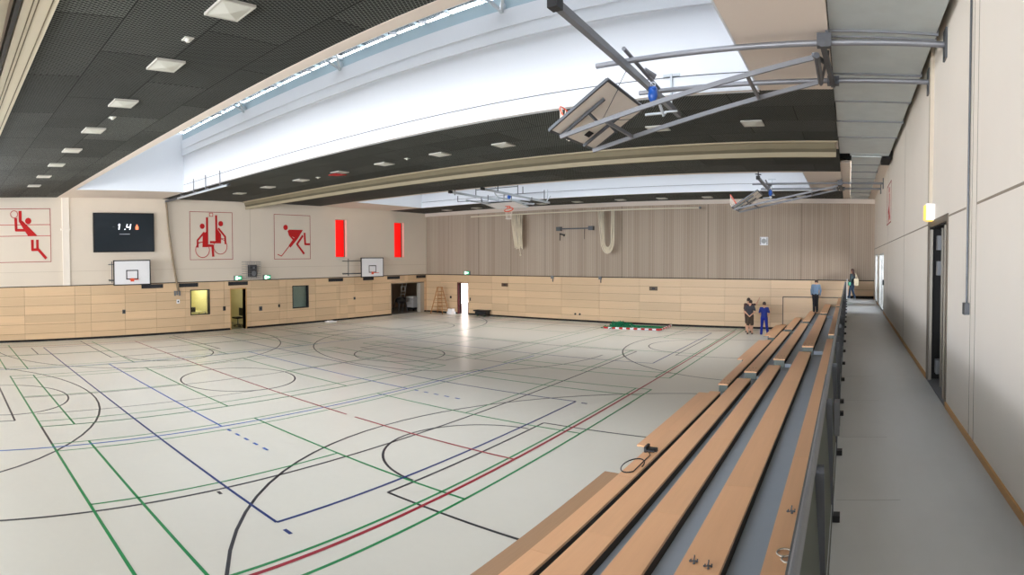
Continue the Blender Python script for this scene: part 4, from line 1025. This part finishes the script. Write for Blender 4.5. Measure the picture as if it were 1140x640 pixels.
def footboard(y0, y1, m, label):
    t = thing('front_board', label, 'board', (-3.6, (y0+y1)/2, .2), 'boards along the lowest bench')
    w = MB(); w.box(-3.73, -3.47, y0, y1, .245, .275); w.build('board', m, t, bevel=.004)
    w = MB(); y = y0+.12
    while y < y1: w.box(-3.60, -3.465, y-.02, y+.02, .003, .244); y += 1.8
    w.build('bracket', STEEL_D, t)
footboard(-4.6, 8.3, BENCH_D, 'darker brown front board along the lowest bench, before the cable gap')
footboard(9.72, 14.1, BENCH, 'orange front board along the lowest bench past the gap with the cable')
footboard(19.2, 23.9, BENCH, 'front board along the lowest bench of the middle section')
footboard(25.5, 29.7, BENCH, 'front board along the lowest bench beyond the second aisle')
# cable loop and bracket
w = MB(); pts = [(-3.38+.16*math.cos(a), 8.62+.33*math.sin(a), SZ[0]+.012) for a in [2*PI*k/22 for k in range(20)]]
pts += [(-3.28, 8.98, SZ[0]+.015), (-3.27, 9.15, SZ[0]+.02), (-3.34, 9.28, SZ[0]+.03)]
w.tube(pts, .009, 6); tag(w.build('loose_cable', BLACKM, smooth=True), 'thin black cable lying in a loop on the lowest bench', 'cable')
w = MB(); w.box(-3.46, -3.24, 9.38, 9.46, SZ[0]+.002, SZ[0]+.06); w.box(-3.44, -3.40, 9.3, 9.5, SZ[0]+.002, SZ[0]+.10); w.tube([(-3.44, 9.32, SZ[0]+.03), (-3.26, 9.32, SZ[0]+.03)], .02, 8)
tag(w.build('metal_bracket', BLACKM, bevel=.004), 'black metal bracket beside the cable loop on the lowest bench', 'bracket')
def bolts(x, y, z, label, s=.5):
    w = MB()
    for i, (dx, dy, h) in enumerate(((-.05, 0, .03), (0, .02, .07), (.05, .01, .035), (.02, -.05, .03))):
        w.tube([(x+dx*s, y+dy*s, z+.003), (x+dx*s+.006, y+dy*s, z+h*.7)], .005, 7); w.tube([(x+dx*s, y+dy*s, z+.003), (x+dx*s, y+dy*s, z+.010)], .010, 6)
    w.bar((x-.025, y-.01, z+.008), (x+.02, y+.01, z+.010), .006, .006)
    tag(w.build('seat_bolt', STEEL_D), label, 'bolts', 'loose bolts on the benches')
bolts(-1.12, 4.10, SZ[3], 'cluster of black bolts on the fourth bench row, the outer of two')
bolts(-1.00, 4.06, SZ[3], 'cluster of black bolts on the fourth bench row, the inner of two')
bolts(-.42, 4.35, SZ[4], 'cluster of black bolts on the topmost bench beside the railing')
w = MB(); w.tube([(-.40+.05*math.cos(a), 3.72+.05*math.sin(a), SZ[4]+.01) for a in [2*PI*k/14 for k in range(13)]], .006, 6); w.tube([(-.37+.04*math.cos(a), 3.64+.04*math.sin(a), SZ[4]+.01) for a in [2*PI*k/14 for k in range(13)]], .006, 6)
tag(w.build('wire_ring', CABLEG), 'thin curled wire on the topmost bench close to the camera', 'wire')

# ------------------------------------------------------------------ railing along the walkway
t = thing('walkway_railing', 'dark grey metal railing between the topmost bench and the walkway', 'railing', (-.14, 12, ZWALK))
ys = [-1.3, .1, 1.5, 2.9, 4.32, 5.81, 7.3, 7.93, 9.4, 10.9, 12.4, 13.9, 15.4, 16.9, 18.4, 19.9, 21.4, 22.9, 24.4, 25.9, 27.4, 28.6]
for y in ys:
    w = MB(); w.bar((-.115, y, ZWALK), (-.135, y, ZWALK+.93), .035, .045); w.build('post', STEEL_D, t)
    w = MB(); w.box(-.10, -.045, y-.03, y+.05, ZWALK+.001, ZWALK+.05); w.build('foot_clamp', BLACKM, t)
w = MB()
for a, b_ in zip(ys, ys[1:]): w.prism([(-.108, a+.03, ZWALK+.01), (-.108, b_-.03, ZWALK+.01), (-.165, b_-.03, ZWALK+.90), (-.165, a+.03, ZWALK+.90)], (.006, 0, 0))
w.build('infill_panel', RAILP, t)
w = MB()
w.tube([(-.17, -1.4, ZWALK+.93), (-.17, 4.6, ZWALK+.93)], .020, 12); w.tube([(-.17, 4.6, ZWALK+.92), (-.17, 28.7, ZWALK+.92)], .018, 12); w.build('top_rail', STEEL, t)
w = MB(); w.box(-.205, -.188, -1.4, 5.4, ZWALK+.72, ZWALK+.90); w.box(-.20, -.186, 5.4, 28.6, ZWALK+.76, ZWALK+.90); w.build('guard_plate', STEEL, t, bevel=.004)
w = MB(); w.box(-.112, -.106, -1.4, 28.6, ZWALK+.10, ZWALK+.13)
w.build('bottom_rail', STEEL_L, t)
w = MB(); w.box(-.12, -.07, 5.45, 5.60, ZWALK+.3, ZWALK+.62); w.build('latch_plate', STEEL, t, bevel=.004)
w = MB(); w.box(-.069, -.066, 5.50, 5.55, ZWALK+.38, ZWALK+.52); w.build('latch_slot', BLACK, t)
t = thing('walkway_end_post', 'slim pale post at the far end of the walkway railing', 'post', (-.06, 29.3, ZWALK))
w = MB(); w.bar((-.07, 29.2, ZWALK), (-.07, 29.2, ZWALK+1.0), .04, .04); w.build('pole', STEEL_L, t)
w = MB(); w.bar((-.07, 28.7, ZWALK+1.0), (-.07, 29.9, ZWALK+1.0), .04, .04); w.bar((-.07, 28.7, ZWALK+.5), (-.07, 29.9, ZWALK+.5), .03, .03); w.build('rail', STEEL_L, t)

# ------------------------------------------------------------------ people
def capsule(w, p, q, r1, r2, n=12):
    p, q = Vector(p), Vector(q)
    w.sphere(p, r1, u=n, v=8); w.sphere(q, r2, u=n, v=8)
    if (q-p).length > 1e-4:
        w.tube([p, q], r1, n, r2=r2)
def remesh(ob, v):
    m = ob.modifiers.new('fuse', 'REMESH'); m.mode = 'VOXEL'; m.voxel_size = v; m.use_smooth_shade = True
    s = ob.modifiers.new('soften', 'SMOOTH'); s.factor = .5; s.iterations = 2
def hand(w, wrist, d, side, k, curl=.35):
    """palm, four fingers and a thumb; d = hand direction, side = thumb side"""
    d = d.normalized(); side = (side-d*side.dot(d)).normalized(); nrm = d.cross(side)
    palm = wrist+d*.05*k; capsule(w, wrist, palm+d*.03*k, .024*k, .028*k)
    for i, L in enumerate((.070, .078, .072, .056)):
        b0 = wrist+d*.085*k+side*(.030-.020*i)*k; m_ = b0+(d+nrm*curl*.5).normalized()*L*.55*k; e = m_+(d+nrm*curl*1.6).normalized()*L*.45*k
        capsule(w, wrist+d*.05*k+side*(.022-.015*i)*k, b0, .011*k, .010*k, 8); capsule(w, b0, m_, .0095*k, .009*k, 8); capsule(w, m_, e, .009*k, .0075*k, 8)
    tb = wrist+d*.03*k+side*.028*k; tm = tb+(side*.8+d*.9+nrm*.3).normalized()*.04*k; te = tm+(side*.3+d+nrm*.4).normalized()*.032*k
    capsule(w, tb, tm, .013*k, .011*k, 8); capsule(w, tm, te, .011*k, .009*k, 8)
def person(label, loc, rz, H, J, shirt, trous, shoe, sleeve='short', legs='long', hair='short', hairm=HAIR, lean=0):
    k = H/1.75
    R = Matrix.Rotation(rz, 3, 'Z'); L = Vector(loc)
    def T(p): return L+R @ (Vector(p)*k)
    D = dict(pel=(0, 0, .96), wai=(0, .0, 1.10), che=(0, .01, 1.30), nec=(0, .0, 1.46), hea=(0, .02, 1.63),
             sL=(-.18, 0, 1.41), sR=(.18, 0, 1.41), eL=(-.24, -.02, 1.14), eR=(.24, -.02, 1.14), wL=(-.23, .06, .88), wR=(.23, .06, .88),
             hL=(-.09, 0, .93), hR=(.09, 0, .93), kL=(-.10, .02, .50), kR=(.10, .02, .50), aL=(-.11, -.02, .085), aR=(.11, -.02, .085))
    D.update(J)
    P = {a: T(b_) for a, b_ in D.items()}
    up = (P['hea']-P['nec']).normalized(); fw = R @ Vector((0, 1, 0)); rt = R @ Vector((1, 0, 0))
    if 'face' in J: fw = R @ Vector(J['face']); 
    for a in ('face',): P.pop(a, None)
    rh = fw.cross(up).normalized()
    root = thing('person', label, 'person', loc)
    w = MB()
    # head with nose, chin, ears
    hc = P['hea']; w.sphere(hc, .098*k, (.86, .98, 1.18), 18, 14)
    capsule(w, hc-up*.06*k+fw*.03*k, hc-up*.10*k+fw*.045*k, .055*k, .035*k)
    capsule(w, hc+fw*.088*k+up*.01*k, hc+fw*.108*k-up*.025*k, .010*k, .015*k, 8)
    for s_ in (-1, 1): w.sphere(hc+rh*s_*.085*k-up*.01*k, .024*k, (.6, .9, 1.3), 8, 6)
    capsule(w, hc-up*.07*k, P['nec'], .052*k, .058*k); capsule(w, P['nec'], P['che'], .06*k, .12*k)
    for a in ('sL', 'sR'): capsule(w, P['che']+Vector((0, 0, .06*k)), P[a], .09*k, .058*k)
    for s_ in (-1, 1):
        capsule(w, P['che']+rt*s_*.06*k, P['wai']+rt*s_*.05*k, .105*k, .095*k); capsule(w, P['wai']+rt*s_*.05*k, P['pel']+rt*s_*.06*k, .09*k, .105*k)
    for s_ in 'LR':
        capsule(w, P['s'+s_], P['e'+s_], .050*k, .040*k); capsule(w, P['e'+s_], P['w'+s_], .040*k, .027*k)
        d = P['w'+s_]-P['e'+s_]; hand(w, P['w'+s_], d, fw if abs(d.normalized().dot(fw)) < .8 else up, k)
        capsule(w, P['h'+s_], P['k'+s_], .085*k, .055*k); m_ = P['k'+s_].lerp(P['a'+s_], .35)-fw*.015*k
        capsule(w, P['k'+s_], m_, .055*k, .056*k); capsule(w, m_, P['a'+s_], .056*k, .036*k)
        capsule(w, P['a'+s_]-Vector((0, 0, .04*k)), P['a'+s_]+fw*.13*k-Vector((0, 0, .052*k)), .034*k, .026*k)
    ob = w.build('body', SKIN, root); remesh(ob, .0085*k)
    # clothes
    w = MB()
    for s_ in (-1, 1):
        capsule(w, P['che']+rt*s_*.065*k, P['wai']+rt*s_*.055*k, .118*k, .110*k); capsule(w, P['wai']+rt*s_*.055*k, P['pel']+rt*s_*.065*k+Vector((0, 0, .0)), .108*k, .118*k)
    capsule(w, P['nec']-Vector((0, 0, .045*k)), P['che'], .070*k, .13*k)
    for s_ in 'LR':
        capsule(w, P['che']+Vector((0, 0, .07*k)), P['s'+s_], .095*k, .068*k)
        e = P['s'+s_].lerp(P['e'+s_], .75 if sleeve == 'short' else 1); capsule(w, P['s'+s_], e, .064*k, .056*k)
        if sleeve == 'long': capsule(w, P['e'+s_], P['e'+s_].lerp(P['w'+s_], .92), .052*k, .040*k)
    ob = w.build('shirt' if sleeve == 'short' else 'jacket', shirt, root); remesh(ob, .012*k)
    w = MB()
    for s_ in 'LR':
        capsule(w, P['pel']+(P['h'+s_]-P['pel'])*.6, P['h'+s_], .118*k, .105*k); 
        e = P['k'+s_] if legs == 'long' else P['h'+s_].lerp(P['k'+s_], .98)
        capsule(w, P['h'+s_], e, .102*k, .072*k if legs == 'long' else .088*k)
        if legs == 'long': capsule(w, P['k'+s_], P['k'+s_].lerp(P['a'+s_], .95), .076*k, .068*k)
    ob = w.build('trousers' if legs == 'long' else 'shorts', trous, root); remesh(ob, .012*k)
    for s_ in 'LR':
        w = MB(); a = P['a'+s_]; capsule(w, a-Vector((0, 0, .035*k)), a+fw*.05*k-Vector((0, 0, .035*k)), .048*k, .045*k); capsule(w, a+fw*.05*k-Vector((0, 0, .04*k)), a+fw*.15*k-Vector((0, 0, .052*k)), .044*k, .032*k)
        ob = w.build('shoe', shoe, root); remesh(ob, .008)
    w = MB(); w.sphere(hc+up*.018*k-fw*.014*k, .104*k, (.92, 1.0, 1.10), 18, 12)
    # cut away face side
    for v_ in list(w.bm.verts):
        r_ = v_.co-hc
        if r_.dot(fw) > .055*k and r_.dot(up) < .055*k: v_.co -= fw*.05*k
        if r_.dot(up) < -.07*k: v_.co += up*.03*k
    if hair == 'long':
        for j in range(7):
            a = (j-3)*.30; off = -fw*.075*k*math.cos(a)+rh*.085*k*math.sin(a)
            capsule(w, hc+off+up*.03*k, hc+off*1.25-up*(.30-.02*abs(j-3))*k, .038*k, .020*k, 8)
    ob = w.build('hair', hairm, root); remesh(ob, .009)
    for s_ in (-1, 1):
        w = MB(); w.sphere(hc+fw*.085*k+rh*s_*.032*k+up*.012*k, .011*k); w.build('eye', BLACKM, root, smooth=True)
    w = MB(); capsule(w, hc+fw*.088*k-rh*.02*k-up*.055*k, hc+fw*.088*k+rh*.02*k-up*.055*k, .006*k, .006*k, 8); w.build('mouth', plain('lips', (150, 80, 76), .5) if 'lips' not in MATS else MATS['lips'], root)
    return root
CL = lambda n, c: plain(n, c, .85, 0, .08, 14)
WHITESHOE, DKSHOE = CL('white_trainers', (220, 218, 212)), CL('dark_shoes', (40, 38, 40))
# 1 man in grey T-shirt and shorts, seen from behind, hands clasped behind his back
person('person in dark grey T-shirt and brown shorts, hands clasped behind the back', (-4.78, 27.75, 0), math.radians(4), 1.70,
       dict(eL=(-.27, -.06, 1.16), eR=(.27, -.06, 1.16), wL=(-.08, -.19, .99), wR=(.08, -.19, 1.0), hea=(.02, .03, 1.62), aL=(-.12, -.02, .085)),
       CL('charcoal_shirt', (62, 60, 66)), CL('brown_shorts', (74, 60, 48)), DKSHOE, 'short', 'short')
# 2 person behind him raising an arm
person('person in dark top half hidden behind the one in shorts, one arm raised', (-4.98, 28.45, 0), math.radians(-12), 1.74,
       dict(eR=(.36, .12, 1.42), wR=(.46, .22, 1.66), eL=(-.22, -.02, 1.14)), CL('dark_red_brown_top', (70, 44, 42)), CL('dark_brown_trousers', (66, 46, 42)), DKSHOE, 'short', 'short', hairm=CL('dark_hair_b', (44, 34, 30)))
# 3 blue overalls
person('person in blue work overalls standing by the lowest bench, seen from behind', (-4.02, 27.35, 0), math.radians(-6), 1.64,
       dict(eL=(-.27, .02, 1.15), eR=(.27, .02, 1.15), wL=(-.16, .16, 1.05), wR=(.16, .16, 1.05), kL=(-.13, .04, .5), kR=(.14, .0, .5), aL=(-.15, .0, .085), aR=(.19, .10, .085)),
       CL('blue_overall_top', (26, 44, 122)), CL('blue_overall_trousers', (22, 40, 140)), WHITESHOE, 'short', 'long')
# 4 man in light blue shirt on the benches
person('person in light blue shirt and black trousers standing on the benches', (-1.66, 29.1, SZ[2]), math.radians(10), 1.68,
       dict(che=(.01, .08, 1.30), nec=(.03, .12, 1.44), hea=(.06, .20, 1.58), sL=(-.15, .07, 1.40), sR=(.20, .09, 1.40), eL=(-.22, .06, 1.13), eR=(.27, .06, 1.13), wL=(-.20, .14, .90), wR=(.25, .12, .88), aL=(-.08, -.02, .085), aR=(.08, -.02, .085), kL=(-.08, .02, .5), kR=(.08, .02, .5)),
       CL('light_blue_shirt', (116, 140, 166)), CL('black_trousers', (26, 24, 30)), DKSHOE, 'long', 'long', hairm=CL('grey_brown_hair', (80, 66, 58)))
# 5 woman on the walkway
person('person with long hair, dark jacket and jeans on the walkway', (.20, 29.35, ZWALK), math.radians(60), 1.56,
       dict(eR=(.24, .02, 1.16), wR=(.20, .20, 1.08), wL=(-.24, .10, .90), aL=(-.08, .16, .085), kL=(-.08, .12, .50), aR=(.09, -.12, .085), kR=(.09, .03, .50)),
       CL('dark_green_jacket', (40, 54, 58)), CL('dark_jeans', (44, 62, 84)), WHITESHOE, 'long', 'long', 'long', CL('auburn_hair', (58, 34, 28)))
w = MB(); w.box(.28, .52, 29.14, 29.22, ZWALK+.72, ZWALK+1.06); 
t = thing('tote_bag', 'cream cloth tote bag hanging at the side of the person on the walkway', 'bag', (.48, 29.18, ZWALK+.72))
w.build('body', CL('cream_cloth', (210, 198, 170)), t, bevel=.03)
w = MB(); w.tube([(.34, 29.18, ZWALK+1.05), (.36, 29.2, ZWALK+1.25), (.33, 29.22, ZWALK+1.33), (.38, 29.2, ZWALK+1.28), (.46, 29.18, ZWALK+1.05)], .012, 6); w.build('strap', MATS['cream_cloth'], t)
w = MB(); w.sphere((.04, 29.2, ZWALK+.82), .11, (.7, .5, 1.1)); tag(w.build('green_cloth_bundle', CL('turquoise_cloth', (96, 180, 150)), smooth=True), 'pale green cloth carried by the person on the walkway', 'cloth')

# ------------------------------------------------------------------ repeated pieces become parts of their own
def islands(bm):
    seen, out = set(), []
    for v0 in bm.verts:
        if v0.index in seen: continue
        st, grp = [v0], []; seen.add(v0.index)
        while st:
            v = st.pop(); grp.append(v)
            for e in v.link_edges:
                o = e.other_vert(v)
                if o.index not in seen: seen.add(o.index); st.append(o)
        out.append(grp)
    return out
def split_part(ob):
    bm = bmesh.new(); bm.from_mesh(ob.data); bm.verts.index_update(); gs = islands(bm)
    if len(gs) < 2 or len(gs) > 60: bm.free(); return
    for k, grp in enumerate(gs):
        nb = bmesh.new(); mp = {v.index: nb.verts.new(v.co) for v in grp}; ids = set(mp)
        for f in {f for v in grp for f in v.link_faces}:
            try:
                nf = nb.faces.new([mp[v.index] for v in f.verts]); nf.material_index = f.material_index; nf.smooth = f.smooth
            except ValueError: pass
        if k == 0:
            tgt = ob; me = ob.data.copy()
        else:
            tgt = ob.copy(); COL.objects.link(tgt); me = ob.data.copy()
        nb.to_mesh(me); nb.free(); tgt.data = me
    bm.free()
SPLIT = {'wheel', 'wall_plate', 'arm_brace', 'rear_rib', 'winch_hook', 'bracket', 'edge_line', 'screw_plug', 'support_tube', 'cross_brace', 'fold_frame', 'mullion', 'upright'}
SPLIT_CLUSTER = {}
for ob in list(S.objects):
    if ob.type == 'MESH' and ob.parent and ob.name.split('.')[0] in SPLIT: split_part(ob)

# ------------------------------------------------------------------ light
wd = bpy.data.worlds.new('World'); S.world = wd; wd.use_nodes = True; nt = wd.node_tree
bg = nt.nodes['Background']; tc = nt.nodes.new('ShaderNodeTexCoord')
nz = noise(nt, tc.outputs['Generated'], 3.0, 5, .6)
col = ramp(nt, nz, [(.40, lin((214, 226, 242))), (.60, (1, 1, 1))])
sep = nt.nodes.new('ShaderNodeSeparateXYZ'); nt.links.new(tc.outputs['Generated'], sep.inputs[0])
hz = ramp(nt, sep.outputs[2], [(.0, lin((255, 251, 248))), (.55, g(.175))])      # bright hazy horizon, softer zenith
nt.links.new(mix(nt, 1.0, col, hz, 'MULTIPLY'), bg.inputs[0]); bg.inputs[1].default_value = 22.5
def portal(loc, rot, sx, sy):
    l = bpy.data.lights.new('sky_portal', 'AREA'); l.shape = 'RECTANGLE'; l.size = sx; l.size_y = sy; l.cycles.is_portal = True
    o = bpy.data.objects.new('sky_portal', l); COL.objects.link(o); o.location = loc; o.rotation_euler = rot
for y0, y1 in WELLS: portal((-12.93, (y0+y1)/2, 9.73), (0, 0, 0), 22.43, y1-y0)
for H in HB_ADDED: portal(((H[0]+H[1])/2, YB-.4, (H[2]+H[3])/2), (PI/2, 0, 0), H[1]-H[0], H[3]-H[2])
for H in HT_ADDED: portal((XL-.4, (H[0]+H[1])/2, (H[2]+H[3])/2), (0, -PI/2, 0), H[3]-H[2], H[1]-H[0])
for H in HR[1:]+HS_ADDED: portal((XR+.4, (H[0]+H[1])/2, (H[2]+H[3])/2), (0, PI/2, 0), H[3]-H[2], H[1]-H[0])
portal((-23.78, YE+.4, 1.03), (-PI/2, 0, 0), .84, 2.06)
l = bpy.data.lights.new('office_lamp', 'POINT'); l.energy = 55; l.color = (1, .94, .72); l.shadow_soft_size = .2
o = bpy.data.objects.new('office_lamp', l); COL.objects.link(o); o.location = (XL-2, 13.0, 2.4)
l = bpy.data.lights.new('door_room_fill_light', 'POINT'); l.energy = 14; l.color = (1, .94, .75); l.shadow_soft_size = .2  # fill light added to brighten the room behind the open door
o = bpy.data.objects.new('door_room_fill_light', l); COL.objects.link(o); o.location = (XL-2.2, 15.3, 2.4)
l = bpy.data.lights.new('store_fill_light', 'POINT'); l.energy = 5; l.color = (1, .9, .8); l.shadow_soft_size = .2  # fill light added inside the store, no real fitting
o = bpy.data.objects.new('store_fill_light', l); COL.objects.link(o); o.location = (XL-2.2, 29.3, 2.3)

# ------------------------------------------------------------------ camera: a cylindrical panorama, as the photograph is one
F, XV, V0, PT, RL, HC = 641.65, 944.86, 304.55, .02506, -.0026, 3.65
cd = bpy.data.cameras.new('camera'); cd.type = 'PANO'; cd.panorama_type = 'CENTRAL_CYLINDRICAL'
cd.central_cylindrical_range_u_min = -570/F; cd.central_cylindrical_range_u_max = 570/F
cd.central_cylindrical_range_v_min = -(640-V0)/F; cd.central_cylindrical_range_v_max = V0/F
cd.central_cylindrical_radius = 1.0
cd.clip_start = .05; cd.clip_end = 300
cam = bpy.data.objects.new('camera', cd); COL.objects.link(cam); S.camera = cam
n = Vector((RL, 1, PT)).normalized(); fw = Vector((0, 0, -1)); fw = (fw-n*fw.dot(n)).normalized(); rt = fw.cross(n)
th = (570-XV)/F
Yc = fw*math.cos(-th)+rt*math.sin(-th); Xc = rt*math.cos(-th)-fw*math.sin(-th)
Mx = Matrix((Xc, Yc, n))          # rows: world axes in camera coordinates
cam.matrix_world = Matrix.Translation((0, 0, HC)) @ Mx.to_4x4()

S.view_settings.view_transform = 'Standard'; S.view_settings.look = 'None'; S.view_settings.gamma = 1
S.view_settings.use_curve_mapping = False
S.view_settings.exposure = 0.22
S.cycles.use_denoising = True
S.cycles.max_bounces = 10; S.cycles.diffuse_bounces = 7; S.cycles.glossy_bounces = 4; S.cycles.transparent_max_bounces = 12
S.cycles.sample_clamp_indirect = 8
S.cycles.caustics_reflective = False; S.cycles.caustics_refractive = False
